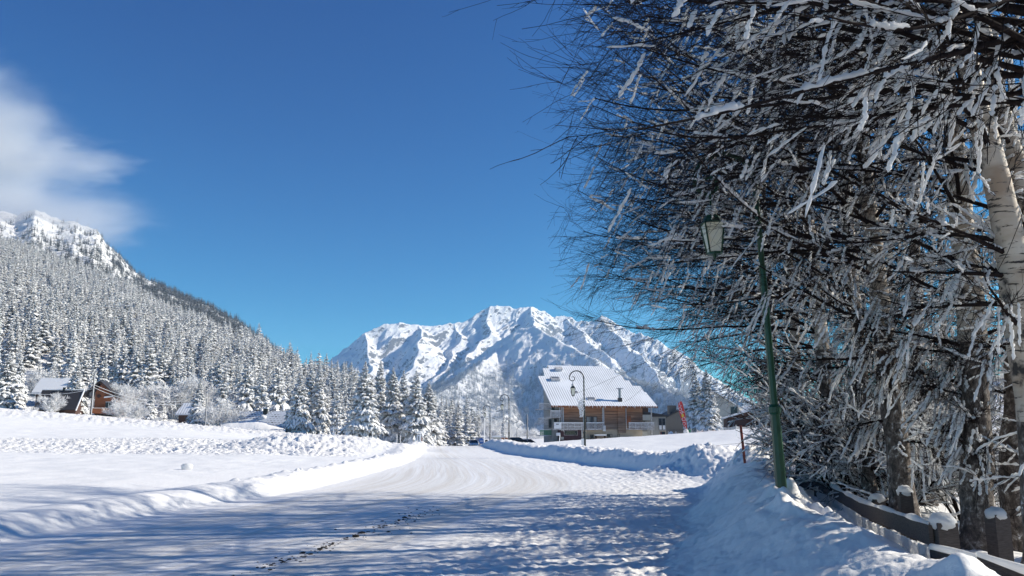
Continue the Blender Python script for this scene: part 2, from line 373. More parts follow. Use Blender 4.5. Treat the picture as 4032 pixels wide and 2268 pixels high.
def road_mat():
    m, t, b = nt("packed_snow_road")
    at = N(t, "ShaderNodeAttribute", attribute_name="rc")
    mp = N(t, "ShaderNodeMapping"); mp.inputs[3].default_value = (1.7, 0.012, 1); t.links.new(at.outputs["Vector"], mp.inputs[0])
    n1 = noise(t, mp.outputs[0], 1.0, 6, 0.68, 0.5)
    mp2 = N(t, "ShaderNodeMapping"); mp2.inputs[3].default_value = (9, 0.09, 1); t.links.new(at.outputs["Vector"], mp2.inputs[0])
    n2 = noise(t, mp2.outputs[0], 1.0, 5, 0.65, 0.1)
    n3 = noise(t, coords(t), 0.25, 4, 0.6)
    c1 = ramp(t, n1, [(0.28, (0.72, 0.69, 0.65)), (0.46, (0.80, 0.79, 0.77)), (0.62, (0.86, 0.865, 0.875))])
    c2 = ramp(t, n2, [(0.38, (0.80, 0.74, 0.67)), (0.6, (1, 1, 1))])
    mx = N(t, "ShaderNodeMix", data_type='RGBA', blend_type='MULTIPLY'); mx.inputs[0].default_value = 0.6
    t.links.new(c1, mx.inputs[6]); t.links.new(c2, mx.inputs[7])
    sep = N(t, "ShaderNodeSeparateXYZ"); t.links.new(at.outputs["Vector"], sep.inputs[0])
    clean = N(t, "ShaderNodeMix", data_type='RGBA'); t.links.new(sep.outputs[2], clean.inputs[0])
    t.links.new(mx.outputs[2], clean.inputs[6]); clean.inputs[7].default_value = (*SNOWC, 1)
    t.links.new(clean.outputs[2], b.inputs["Base Color"]); b.inputs["Roughness"].default_value = 0.7
    p = bump(t, b, n2, 0.3, 0.015); p = bump(t, b, noise(t, coords(t), 22, 6, 0.7), 0.6, 0.015, p)
    return m
M['road'] = road_mat()
# ------------------------------------------------------------------ the ground: one sheet, shaped from measured points
CTRL = [P(*q) for q in [
 (0,1850,27),(0,1786,41),(600,1908,20.5),(600,1795,41),(600,1732,62),(0,1731,62),(1000,1795,41),(1000,1738,62),
 (0,1606,126),(0,1655,95),(350,1640,122),(350,1690,90),(700,1672,122),(700,1700,90),(1000,1704,122),(1130,1712,130),(1350,1738,112),(1500,1745,112),
 (1300,1775,58),(1850,1765,147),(2150,1744,100),(2300,1735,132),(2560,1722,134),(2700,1717,105),(2700,1738,62),(3000,1712,62),(3000,1694,100),
 (2300,1745,70),(3300,1672,100),(3700,1605,100),(4000,1600,62),(3900,1745,38),(3650,1880,22),(-600,1560,126),(-600,1690,62)]]
CTRL += [np.array(q, float) for q in [(-10.5,16,.17),(-14,13,.22),(-9,100,-1.15),(-10,122,-1.6),(-7,-10,0.05),(-25,0,0.25),(-12,5,0.12),(-8.5,13,.08),(-7,20,.10),(-6.5,28,.12),(0,-20,0),(0,0,0),(-2,10,0),(-3,20,0),(-3,30,0),(-2,45,0),(-4,60,0),(-6,72,0.0),(5,5,.12),(8,8,.15),(8,-8,.1),(9,16,.2),(20,0,.6),
     (30,20,1.6),(6,28,.1),(10,45,.5),(-16,100,-1.1),(-40,-20,.5)]]
C = np.array(CTRL)
def _phi(r2): return r2 * np.log(r2 + 1e-6)
_n = len(C); _d2 = ((C[:, None, :2] - C[None, :, :2]) ** 2).sum(-1) / 1e4
_A = np.zeros((_n + 3, _n + 3)); _A[:_n, :_n] = _phi(_d2) + np.eye(_n) * 1e-4
_A[:_n, _n] = 1; _A[:_n, _n+1:] = C[:, :2] / 100; _A[_n, :_n] = 1; _A[_n+1:, :_n] = C[:, :2].T / 100
_w = np.linalg.solve(_A, np.concatenate([C[:, 2], [0, 0, 0]]))
def base_z(x, y):
    r = np.hypot(x, y); k = np.minimum(1, 220 / np.maximum(r, 1)); xx = x * k; yy = np.where(y < -30, -30, y * k)
    z = np.full(np.shape(x), _w[_n]) + _w[_n+1] * xx / 100 + _w[_n+2] * yy / 100
    for i in range(_n):
        z = z + _w[i] * _phi(((xx - C[i, 0]) ** 2 + (yy - C[i, 1]) ** 2) / 1e4)
    z = np.clip(z, -4, 16)
    return z + (-9 - z) * sstep(200, 420, r)
YL = [-40, 0, 11, 17, 22, 38, 51, 66, 100, 147, 300]; XLv = [-8, -8, -7.6, -6.7, -5.4, -5.0, -5.6, -7.1, -11, -15, -30]
YR = [-40, 0, 8.6, 12, 16, 20, 23, 26, 29.4, 37, 52, 75, 100, 147, 300]; XRv = [1.5, 1.5, 1.66, 2.5, 3.6, 4.7, 5.6, 5.9, 5.3, 3.5, -0.2, -2.7, -5, -8, -22]
def _smooth(Y, X):
    yy = np.arange(-40, 300, 1.0); xx = np.interp(yy, Y, X); k = np.ones(5) / 5
    return yy, np.convolve(np.pad(xx, 2, 'edge'), k, 'valid')
_yl, _xl = _smooth(YL, XLv); _yr, _xr = _smooth(YR, XRv)
def XL(y): return np.interp(y, _yl, _xl)
def XR(y): return np.interp(y, _yr, _xr)
def seg_dist(x, y, pts):
    best = np.full(np.shape(x), 1e9); tt = np.zeros(np.shape(x))
    for i in range(len(pts) - 1):
        a = np.array(pts[i]); b = np.array(pts[i+1]); d = b - a; L = (d ** 2).sum()
        t = np.clip(((x - a[0]) * d[0] + (y - a[1]) * d[1]) / L, 0, 1)
        q = np.hypot(x - a[0] - t * d[0], y - a[1] - t * d[1]); m = q < best
        best = np.where(m, q, best); tt = np.where(m, i + t, tt)
    return best, tt
HEAPS = [  # plough heaps: line, half width, height
 ([(6.6, 27.5), (9.5, 29.5), (14, 30)], 2.0, 0.42), ([(8.5, 24.5), (13, 26.5)], 1.7, 0.3), ([(6.3, 21.5), (7.6, 22.5)], 1.0, 0.10),
 ([(-13.5, 50.5), (-11, 51.5)], 4.2, 1.05), ([(-8.0, 66), (-7.4, 71)], 1.4, 0.10)]
def ground_z(x, y, detail=True, masks=False):
    x = np.asarray(x, float); y = np.asarray(y, float)
    z = base_z(x, y); r = np.hypot(x, y)
    sl = XL(y) - x; sr = x - XR(y)                         # how far outside the road, left and right
    wob = 0.25 * perlin(y * 0.35, x * 0.05 + 3, 5) + 0.12 * perlin(y * 1.1, x * .2, 6)
    sl = sl + wob * .35; sr = sr + wob * 0.8
    inroad = (sl < 0) & (sr < 0) & (y < 150)
    road = 1 - np.maximum(sstep(0, 0.5, sl), sstep(0, 0.5, sr)); road = road * (1 - sstep(150, 170, y))
    # level the carriageway
    z = z * (1 - 0.9 * road * (1 - sstep(70, 110, y)))
    far = 1 - sstep(75, 130, y)
    # left bank
    hl = 0.17 + 0.12 * sstep(8, 30, y) + 0.03 * perlin(y * .5, y * 0 + 1.5, 9)
    bl = hl * sstep(0, 1.0, sl) * (1 - 0.75 * sstep(1.1, 2.4, sl)); lumps = np.clip(perlin(x * 3.6, y * 3.0, 21) - 0.3, 0, 1) * 0.20 * np.exp(-((sl - 1.1) / 0.5) ** 2) * sstep(15, 24, y)
    z = z + (bl + lumps) * far
    # right banks
    near = 1 - sstep(21.5, 23.5, y); mid = sstep(24.5, 28, y)
    crest = 0.60 + 0.07 * perlin(y * .45, y * 0 + 7, 31) + 0.14 * sstep(7, 11, y) + 0.14 * sstep(13, 21, y)
    prof = crest * sstep(-.1, 1.5, sr) * (1 - 0.60 * sstep(1.5, 2.35, sr)) * (1 - .6 * sstep(3.2, 5.0, sr))
    z = z + near * prof
    prof2 = (0.50 + 0.12 * perlin(y * .3, y * 0 + 3, 33)) * sstep(0, 0.95, sr) * (1 - 0.75 * sstep(1.3, 3.5, sr))
    z = z + mid * prof2 * far
    gap = (1 - near) * (1 - mid)
    z = z + gap * 0.3 * sstep(0, 2.5, sr) * (1 - sstep(6, 12, sr))
    rub = 0 * z
    for line, w, h in HEAPS:
        d, tt = seg_dist(x, y, line); e = np.exp(-(d / w) ** 2.4)
        z = z + h * e; rub = np.maximum(rub, e)
    band = sstep(39, 42.5, y + 2.0 * perlin(x * .12, y * .1, 3)) * (1 - sstep(60, 63, y + 2.5 * perlin(x * .1, y * .1, 4))) * sstep(2.0, 5, sl)
    ub = np.exp(-((y - 112 - 0.06 * x) / 7.0) ** 4) * sstep(20, 30, -x)
    z = z + ub * 0.5
    rub = np.maximum(rub, np.maximum(band, ub * 0.9))
    rightband = sstep(0.1, .7, sr) * (1 - sstep(3, 6, sr)) * (mid + gap * .8) * far
    rub = np.maximum(rub, rightband * 0.75); rub = np.maximum(rub, gap * sstep(.3, 1.5, sr) * (1 - sstep(12, 20, sr)) * .8)
    if detail:
        fade = 1 - sstep(120, 220, r)
        n1 = fbm(x * 0.35, y * 0.35, 3, 40); z = z + n1 * 0.05 * fade * (1 - road) * (1 - .8 * sstep(-.1, .4, sl) * (1 - sstep(2.5, 5, sl)))
        k = rub > 0.02
        if np.any(k):
            xs, ys, rb = x[k], y[k], rub[k]
            n = (np.abs(fbm(xs * 1.5, ys * 1.5, 4, 50, 0.6)) * 0.26 + (1 - np.abs(perlin(xs * 3.1, ys * 3.1, 54))) ** 3 * 0.13 + np.abs(perlin(xs * 6.1, ys * 6.1, 57)) * .08 - 0.08)
            z[k] += n * rb * (0.65 + 0.5 * sstep(60, 110, ys))
        # near bank: lumps and clods on a mostly smooth flank
        kb = (near > 0) & (sr > -0.2) & (sr < 5) & (r < 35)
        if np.any(kb):
            xs, ys, ss = x[kb], y[kb], sr[kb]
            sm = sstep(-0.1, .5, ss) * (1 - sstep(3.0, 4.5, ss))
            cl = np.clip(perlin(xs * 3.6, ys * 3.6, 62) - 0.08, 0, 1) * np.clip(perlin(xs * .7, ys * .7, 63) + 0.25, 0, 1)
            z[kb] += sm * (0.06 * fbm(xs * 1.0, ys * 0.7, 3, 60) + 0.022 * fbm(xs * 4.5, ys * 4.5, 4, 61, .6) + 0.30 * cl * sstep(1.0, 1.5, ss) * (1 - sstep(2.2, 3.0, ss)))
        # ruts and trampled crust on the carriageway
        kr = road > 0.01
        if np.any(kr):
            xs, ys, rr = x[kr], y[kr], road[kr]; c = (XL(ys) + XR(ys)) / 2 * .6
            u = xs - c
            tr = 0.004 * perlin(u * 2.2 + .6 * perlin(ys * .2, u * .3, 77), ys * 0.03, 70) + 0.003 * perlin(u * 8, ys * 0.08, 71) + .010 * np.clip(perlin(xs * 5, ys * 3, 78) - .1, 0, 1) * np.clip(perlin(xs * .4, ys * .3, 79) + .3, 0, 1)
            tm = (1 - sstep(2.0, 4.5, -sr[kr])) * (1 - sstep(35, 60, ys))                                   # right margin is trampled, not driven
            tramp = (1 - np.abs(perlin(xs * 3.6, ys * 5.2, 72))) ** 3 * 0.036 * tm + 0.018 * tm * perlin(xs * 9, ys * 11, 73)
            z[kr] += rr * (tr + tramp + 0.003 * perlin(xs * 9, ys * 6, 74))
        fl = sstep(1.5, 3, sl) * .5 * (1 - sstep(37, 41, y)) * (r < 60)
        z = z + fl * np.clip(perlin(x * 2.2, y * 1.2, 81), 0, 1) * 0.035 * np.clip(perlin(x * .15, y * .25, 82) + .1, 0, 1) * 2
    if masks: return z, inroad, sl, sr, rub
    return z
def gz(x, y): return float(ground_z(np.array([float(x)]), np.array([float(y)]))[0])

th = np.concatenate([np.radians(np.arange(-180, -44, 4)), np.radians(np.arange(-44, -36, 0.6)), np.radians(np.arange(-36, 36, 0.105)), np.radians(np.arange(36, 44, 0.6)), np.radians(np.arange(44, 180, 4))])
r1 = [0.4]
while r1[-1] < 8500:
    r = r1[-1]
    k = 0.25 if r < 3 else (0.0075 if r < 8 else (0.0042 if r < 75 else (0.006 if r < 170 else 0.06)))
    r1.append(r * (1 + k))
r1 = np.array(r1); nt_, nr_ = len(th), len(r1)
TT, RR = np.meshgrid(th, r1); GX = RR * np.sin(TT); GY = RR * np.cos(TT)
Zg, inroad, SLg, SRg, RUB = ground_z(GX.ravel(), GY.ravel(), masks=True)
V = np.stack([GX.ravel(), GY.ravel(), Zg], -1)
i = np.arange(nr_ - 1)[:, None] * nt_; j = np.arange(nt_)[None, :]; j2 = (j + 1) % nt_
Fq = np.stack([i + j, i + j2, i + nt_ + j2, i + nt_ + j], -1).reshape(-1, 4)[:, ::-1]
cx = GX.ravel()[Fq].mean(1); cy = GY.ravel()[Fq].mean(1)
fin = inroad[Fq].sum(1) >= 2
sl_f = SLg[Fq].mean(1); sr_f = SRg[Fq].mean(1)
fl_bank = (~fin) & (sl_f > 0) & (sl_f < 2.2) & (cy > -15) & (cy < 80)
fr_bank = (~fin) & (sr_f > 0) & (sr_f < 3.0) & (cy > -15) & (cy < 90)
fgr = ~(fin | fl_bank | fr_bank)
def submesh(name, mask, mats, midx=None, attr=False):
    f = Fq[mask]; u, inv = np.unique(f.ravel(), return_inverse=True)
    o = npmesh(name, V[u], inv.reshape(-1, 4), mats, None, midx, True)
    if attr:
        a = o.data.attributes.new("rc", 'FLOAT_VECTOR', 'POINT')
        x, y = V[u, 0], V[u, 1]; c = (XL(y) + XR(y)) / 2
        cl = sstep(4.2, 1.2, -(x - XR(y))) * .0 + sstep(-4.6, -2.6, x - XR(y)) * (1 - sstep(60, 75, y)) * 0.85 + sstep(-1.2, -0.2, XL(y) - x) * 0.8
        a.data.foreach_set("vector", np.stack([x - c, y, np.clip(cl, 0, 1)], -1).astype(np.float32).ravel())
    return o
rubf = (RUB[Fq].mean(1) > 0.35).astype(np.int32)
tag(submesh("ground", fgr, [M['snow'], M['rubble']], rubf[fgr]), kind='structure')
tag(submesh("road", fin, M['road'], None, True), kind='structure')
tag(submesh("snow_bank", fl_bank, M['snow']), kind='structure')
tag(submesh("snow_bank", fr_bank, M['snow']), kind='structure')

# ------------------------------------------------------------------ mountains
def mtn_mat(name, rock1, rock2, thr, scale=0.012, tree=None):
    m, t, b = nt(name)
    g = N(t, "ShaderNodeNewGeometry"); sep = N(t, "ShaderNodeSeparateXYZ"); t.links.new(g.outputs["Normal"], sep.inputs[0])
    v = coords(t, (1, 1, 1.6)); n = noise(t, v, scale, 8, 0.68); n2 = noise(t, v, scale * 5, 5, 0.7)
    a = N(t, "ShaderNodeMath", operation='MULTIPLY_ADD'); t.links.new(n, a.inputs[0]); a.inputs[1].default_value = 0.95; t.links.new(sep.outputs[2], a.inputs[2])
    a2 = N(t, "ShaderNodeMath", operation='MULTIPLY_ADD'); t.links.new(n2, a2.inputs[0]); a2.inputs[1].default_value = 0.5; t.links.new(a.outputs[0], a2.inputs[2])
    k = ramp(t, a2.outputs[0], [(0, 0.0), (1, 1.0)])
    mr = N(t, "ShaderNodeMapRange"); mr.inputs[1].default_value = thr; mr.inputs[2].default_value = thr + 0.07; t.links.new(a2.outputs[0], mr.inputs[0])
    rk = ramp(t, n2, [(0.3, rock1), (0.7, rock2)])
    mx = N(t, "ShaderNodeMix", data_type='RGBA'); t.links.new(mr.outputs[0], mx.inputs[0]); t.links.new(rk, mx.inputs[6]); mx.inputs[7].default_value = (0.87, 0.865, 0.86, 1)
    t.links.new(mx.outputs[2], b.inputs["Base Color"]); b.inputs["Roughness"].default_value = 0.85; b.inputs["Specular IOR Level"].default_value = 0.15
    bump(t, b, n2, 0.7, 12.0); return m
M['mtn'] = mtn_mat("snowy_rock_face", (0.10, 0.105, 0.115), (0.22, 0.22, 0.225), 1.27, 0.02)
M['mtn2'] = mtn_mat("snowy_slope", (0.07, 0.07, 0.075), (0.18, 0.17, 0.165), 1.22, 0.03)
M['hill'] = mtn_mat("snowy_forest_floor", (0.2, 0.2, 0.2), (0.3, 0.3, 0.3), 0.2, 0.05)

def ridge_field(X, Y, lines, warp=0):
    """height of the highest of several ridges, each falling away on both sides"""
    Z = np.full(X.shape, -1e9); D = np.full(X.shape, 1e9)
    for pts, s0, s1 in lines:
        for a, b in zip(pts[:-1], pts[1:]):
            d = b[:2] - a[:2]; L = (d ** 2).sum()
            t = np.clip(((X - a[0]) * d[0] + (Y - a[1]) * d[1]) / L, 0, 1)
            dx = X - a[0] - t * d[0]; dy = Y - a[1] - t * d[1]; q = np.hypot(dx, dy)
            side = np.where(dx * d[1] - dy * d[0] > 0, s0, s1)
            zz = a[2] + t * (b[2] - a[2]) - side * q
            Z = np.maximum(Z, zz); D = np.minimum(D, q)
    return Z, D
def polar_sheet(name, px0, px1, nx, r0, r1, nr, fn, mat, extra=0):
    az = np.arctan((np.linspace(px0, px1, nx) - 2016) / FPX); rr = np.linspace(r0, r1, nr)
    A, R = np.meshgrid(az, rr); X = R * np.tan(A); Y = R + 0 * A
    Z = fn(X, Y)
    V = np.stack([X, Y, Z], -1).reshape(-1, 3); i = np.arange(nr - 1)[:, None] * nx; j = np.arange(nx - 1)[None, :]
    F = np.stack([i + j, i + j + 1, i + nx + j + 1, i + nx + j], -1).reshape(-1, 4)
    return npmesh(name, V, F, mat, smooth=True)

def L(q): return np.array([P(*a) for a in q])
main_ridge = L([(1150,1640,4600),(1331,1460,4700),(1381,1384,4750),(1424,1338,4800),(1465,1302,4850),(1536,1276,4950),(1648,1270,5050),(1735,1276,5100),(1790,1266,5150),(1840,1246,5200),
    (1878,1216,5250),(1927,1192,5300),(1977,1190,5350),(2014,1200,5350),(2076,1203,5400),(2114,1222,5400),(2145,1222,5420),(2194,1242,5450),(2250,1241,5500),(2319,1262,5500),(2350,1274,5450),(2381,1242,5500),(2430,1272,5450),
    (2480,1298,5400),(2542,1310,5350),(2604,1334,5300),(2698,1400,5200),(2820,1500,5100),(3000,1600,5100),(3400,1640,5100),(4400,1560,5000)])
spurs = [L([(1648,1270,5050),(1640,1330,4750),(1600,1450,4350),(1560,1560,4000)]), L([(1927,1192,5300),(1900,1300,4950),(1830,1390,4550),(1760,1480,4200)]),
         L([(2076,1203,5400),(2110,1270,5000),(2180,1330,4700)]), L([(1465,1302,4850),(1440,1400,4500),(1400,1500,4200)]), L([(2250,1241,5500),(2330,1350,5000),(2450,1470,4500),(2560,1560,4100)]),
         L([(2381,1242,5500),(2480,1370,5000),(2620,1500,4500),(2720,1580,4200)]), L([(1790,1266,5150),(1760,1370,4800),(1700,1480,4300)])]
mid_ridge = L([(2014,1318,4000),(2050,1290,4000),(2101,1280,3950),(2170,1326,3750),(2294,1384,3450),(2387,1443,3200),(2455,1483,3000),(2580,1520,2650),(2685,1558,2350),(2850,1620,2000),(3100,1690,1700)])
mid_spurs = [L([(2014,1318,4000),(1958,1385,3800),(1884,1440,3500),(1800,1500,3100),(1710,1560,2800),(1600,1640,2500)])]
def main_fn(X, Y):
    wx = X + 160 * fbm(X / 700, Y / 700, 3, 91); wy = Y + 160 * fbm(X / 700 + 9, Y / 700, 3, 92)
    Z, D = ridge_field(X + 0.5 * (wx - X) * sstep(0, 300, np.abs(Y - 5200)), wy * 0.35 + Y * .65, [(main_ridge, .85, .80)] + [(s, .95, .85) for s in spurs])
    g = ridged((X - 0.45 * Y) / 230, Y / 620, 6, 95, 0.55) - 0.5
    g2 = ridged((X - 0.5 * Y) / 75, Y / 190, 5, 98, 0.6) - 0.4
    k = sstep(0, 350, D)
    return Z + g * (34 + 120 * k) + g2 * (14 + 44 * k) - 10
def mid_fn(X, Y):
    Z, D = ridge_field(X, Y, [(mid_ridge, .66, .66)] + [(s, .6, .6) for s in mid_spurs])
    g = ridged((X - 0.3 * Y) / 260, Y / 420, 6, 105, 0.5) - 0.5; k = sstep(0, 250, D)
    return Z + g * (16 + 70 * k) + 6 * fbm(X / 50, Y / 50, 3, 108)
tag(polar_sheet("mountain", 1150, 3700, 900, 3600, 6900, 420, main_fn, M['mtn']), kind='structure')
tag(polar_sheet("mountain", 1350, 3500, 700, 1400, 4600, 340, mid_fn, M['mtn2']), kind='structure')
# the mountain above the forest on the left
SIL = np.array([(-1500,500),(-600,700),(-200,800),(0,850),(72,828),(166,866),(243,874),(287,897),(331,905),(381,968),(431,1000),(475,1052),(530,1091),(596,1124),(663,1147),(718,1175),(801,1208),(850,1232),(906,1260),(966,1298),(1060,1360),(1200,1470),(1400,1600),(1600,1680)], float)
def left_dist(px): return np.interp(px, [-1500, 0, 300, 600, 1000, 1600], [1900, 1800, 1700, 1500, 1250, 1100])
def left_fn(X, Y):
    px = 2016 + FPX * X / Y; d = left_dist(px); ys = np.interp(px, SIL[:, 0], SIL[:, 1])
    zr = P(px, ys, d)[..., 2]; t = Y / d
    z = np.where(t < 1, zr * (t ** 1.25) - (1 - t) * 30, zr - (Y - d) * 0.55)
    k = sstep(0.0, 0.15, np.abs(1 - t)) * .8 + .2
    return z + k * 13 * (ridged((X + .4 * Y) / 190, Y / 260, 6, 120, 0.55) - 0.5) + 5 * fbm(X / 30, Y / 30, 3, 122)
tag(polar_sheet("mountain", -1500, 1700, 700, 750, 2500, 300, left_fn, M['mtn2']), kind='structure')
# a low wooded slope closes the view to the right of the road
def right_fn(X, Y):
    Z, D = ridge_field(X, Y, [(L([(2900,1600,1500),(3300,1570,1300),(3900,1490,1100),(4600,1380,1000),(5600,1300,900)]), .42, .42)])
    return Z + 14 * (ridged(X / 160, Y / 160, 5, 130) - .5)
tag(polar_sheet("hill", 2500, 6000, 260, 420, 2000, 120, right_fn, M['mtn2']), kind='structure')

# the forested hillside on the left
FS = np.array([(-1800,500),(-600,780),(0,943),(105,976),(221,1009),(353,1053),(497,1114),(607,1180),(762,1230),(828,1258),(939,1296),(1021,1312),(1077,1363),(1158,1380),(1236,1414),(1330,1428),(1400,1470),(1500,1520),(1620,1570),(1700,1615),(1800,1655),(1950,1690)], float)
def r_foot(px): return np.interp(px, [-1800, -600, 0, 350, 700, 1000, 1150, 1500, 1700, 1950], [90, 120, 138, 145, 142, 150, 165, 165, 190, 230])
def r_top(px): return np.interp(px, [-1800, 0, 500, 1000, 1300, 1600, 1950], [700, 760, 620, 420, 340, 300, 300])
TREE_H = 9.8
def hill_z(X, Y, nz=True):
    px = 2016 + FPX * X / np.maximum(Y, 1); rf = r_foot(px); rt = r_top(px); ys = np.interp(px, FS[:, 0], FS[:, 1])
    zt = P(px, ys, rt)[..., 2] - TREE_H * 0.9
    zf = base_z(rf * (px - 2016) / FPX, rf)
    t = (Y - rf) / (rt - rf)
    z = np.where(t < 1, zf + (zt - zf) * np.clip(t, 0, 1) ** 1.08 , zt - (Y - rt) * 0.4) - 85 * np.clip(-t, 0, 1) - 0.3
    if nz: z = z + 2.2 * fbm(X / 40, Y / 40, 3, 140) * sstep(0, .15, t)
    return z
tag(polar_sheet("hillside", -1800, 1950, 360, 104, 860, 260, hill_z, M['hill']), kind='structure')
# ------------------------------------------------------------------ conifers
def bough_set(R, hs, K=4, jz=.016):
    """boughs of a conifer one unit tall -> (needle V,F),(snow V,F); hs = list of (height, number, length, droop)"""
    base = []; dirs = []; Ls = []; dr = []
    for h, nb, ln, dp in hs:
        a0 = R.uniform(0, 6.28)
        for i in range(nb):
            a = a0 + 6.283 * i / nb + R.uniform(-.35, .35)
            base.append((0, 0, h + R.uniform(-.5, .5) * jz)); dirs.append((math.cos(a), math.sin(a), 0)); Ls.append(ln * R.uniform(.72, 1.12)); dr.append(dp * R.uniform(.6, 1.4))
    base = np.array(base); dirs = np.array(dirs); Ls = np.array(Ls); dr = np.array(dr)
    return base, dirs, Ls, dr
def spruce_geo(seed, width=0.26, nwh=20, nb=8, sub=0, K=4, taper=0.9, slim=1.0):
    R = random.Random(seed); r = np.random.default_rng(seed)
    hs = []
    for i in range(nwh):
        t = i / (nwh - 1); h = 0.045 + 0.93 * t ** 0.93
        ln = width * ((1 - t) ** taper) * (0.82 + .3 * R.random()) + 0.012
        if t < .12: ln *= 0.75 + 2 * t
        hs.append((h, max(4, int(nb * (1 - .45 * t))), ln, 0.10 + .45 * (1 - t)))
    b, d, L_, dr = bough_set(R, hs, K, .8 / nwh)
    if sub:                                                       # side sprays on each bough
        n = len(b); pb = [b]; pd = [d]; pl = [L_]; pr = [dr]
        for s in range(sub):
            t = r.uniform(.3, .85, n); sgn = np.where(r.random(n) < .5, -1, 1); ang = np.arctan2(d[:, 1], d[:, 0]) + sgn * r.uniform(.45, 1.0, n)
            o = b + d * (L_ * t)[:, None]; o[:, 2] += L_ * t * .25 - dr * L_ * t ** 2 * 1.1 + r.uniform(-.006, .006, n)
            pb.append(o); pd.append(np.stack([np.cos(ang), np.sin(ang), 0 * ang], -1)); pl.append(L_ * (1 - t) * r.uniform(.7, 1.1, n)); pr.append(dr * 1.4 + .25)
        b = np.concatenate(pb); d = np.concatenate(pd); L_ = np.concatenate(pl); dr = np.concatenate(pr)
    n = len(b); t = np.linspace(0, 1, K)
    side = np.stack([-d[:, 1], d[:, 0], 0 * d[:, 0]], -1)
    x = L_[:, None] * t; z = L_[:, None] * (0.25 * t - dr[:, None] * 1.1 * t ** 2)
    ctr = b[:, None] + d[:, None] * x[..., None]; ctr[..., 2] += z
    wprof = np.interp(t, [0, .25, .6, 1], [.35, .9, 1, .12])
    w = (L_[:, None] * .30 * slim + .004) * wprof * r.uniform(.6, 1.35, (n, K)); drop = w * r.uniform(.4, 1.0, (n, K))
    def strip(wk, up, dk, jit):
        a = ctr - side[:, None] * (w * wk)[..., None]; c = ctr + side[:, None] * (w * wk)[..., None]; m = ctr.copy()
        a[..., 2] -= drop * dk; c[..., 2] -= drop * dk * r.uniform(.6, 1.4, (n, K)); a = a + r.normal(0, jit, a.shape); c = c + r.normal(0, jit, c.shape)
        for q in (a, m, c): q[..., 2] += up
        V = np.stack([a, m, c], 2).reshape(-1, 3)                 # n,K,3
        i = np.arange(n)[:, None, None] * K * 3; k = np.arange(K - 1)[None, :, None] * 3; s = np.arange(2)[None, None, :]
        return V, np.stack([i + k + s, i + k + s + 1, i + k + 3 + s + 1, i + k + 3 + s], -1).reshape(-1, 4)
    nd = strip(1.0, 0, 1.25, .0035); sn = strip(.92, .007, .85, .0025)
    return nd, sn
def trunk_geo(rad=.013, S=6):
    p = np.array([[[0, 0, -.03], [0, 0, .3], [0, 0, .7], [0, 0, 1.0]]], float); return tubes(p, np.array([[rad, rad * .8, rad * .4, .001]]), S)
def spruce_parts(seed, **k):
    nd, sn = spruce_geo(seed, **k); tk = trunk_geo()
    return (npmesh("trunk", *tk, M['bark'], link=False), npmesh("crown", *nd, M['needle'], link=False), npmesh("snow_load", *sn, M['load'], link=False))
def spruce_one(seed, **k):
    nd, sn = spruce_geo(seed, **k); tk = trunk_geo(S=4)
    nb = NB().add(*tk, 0).add(*nd, 0).add(*sn, 1)
    return nb
BIG = [spruce_parts(300 + i, width=w, nwh=26, nb=10, sub=5, slim=.75) for i, w in enumerate((.27, .24, .30))]
MIDS = [spruce_parts(320 + i, width=w, nwh=20, nb=8, sub=2, slim=.9) for i, w in enumerate((.20, .23, .18, .26, .16))]
tree_n = [0]
def spruce(x, y, h, kind, label, group=None, z=None, w=1.0, rz=None):
    parts = kind[tree_n[0] % len(kind)]; tree_n[0] += 1
    z = (gz(x, y) if z is None else z) - 0.15
    t = empty("spruce_tree", (x, y, z), rnd.uniform(0, 6.28) if rz is None else rz, label, "spruce", group)
    t.scale = (h * w, h * w, h)
    for n, me in zip(("trunk", "crown", "snow_load"), parts): mobj(n, me, t)
    return t
def spruce_px(px, ytop, d, kind, label, group=None, w=1.0, zb=None):
    p = P(px, ytop, d); x = float(p[0]); z = gz(x, d) if zb is None else zb
    return spruce(x, d, float(p[2]) - z + .15, kind, label, group, z, w)

GC = "tall snow-laden spruces at the field edge left of the road"
for q in [ (1185,1452,117,"snow-laden spruce, leftmost of the tall group left of the road",1.0), (1262,1432,119,"snow-laden spruce second from the left in the roadside group",.9),
           (1230,1440,126,"snow-laden spruce standing behind the left pair of the roadside group",.9),
           (1440,1422,116,"broadest spruce of the roadside group, its lower boughs sweeping the snow",1.12), (1500,1418,128,"pointed spruce just right of the broadest one of the roadside group",.9),
           (1550,1446,124,"snow-laden spruce in the middle of the roadside group, right of the tallest two",.9), (1590,1456,130,"snow-laden spruce left above the black road sign",.85),
           (1640,1458,122,"snow-laden spruce directly behind the black road sign",1.05), (1690,1500,130,"loose frosted spruce right of the black road sign",1.0),
           (1385,1500,142,"spruce set back in the gap between the two roadside clumps",.8), (1330,1490,150,"slim spruce set back left of the broadest roadside spruce",.8),
           (1735,1590,150,"small frosted spruce at the right end of the roadside group",1.0),
           (1800,1602,152,"low bushy spruce left of the white car",1.5), (1842,1616,165,"low bushy spruce behind the white car",1.4), (1880,1640,172,"small spruce right of the white car's roof",1.3), (1770,1620,165,"small spruce tucked behind the bushy one left of the car",1.3),
           (2150,1690,190,"tiny frosted spruce beyond the road, left of the inn",1.0), (1983,1618,185,"narrow frosted spruce rising behind the second street lamp",.8) ]:
    spruce_px(q[0], q[1], q[2], BIG if q[2] < 140 else MIDS, q[3], GC, q[4])
spruce_px(2737, 1462, 112, BIG, "left of the two tall snowy spruces right of the red flag", "pair of spruces beside the flag", .95)
spruce_px(2778, 1453, 110, BIG, "right of the two tall snowy spruces right of the red flag", "pair of spruces beside the flag", 1.05)
GV = "spruces standing round the chalets on the left"
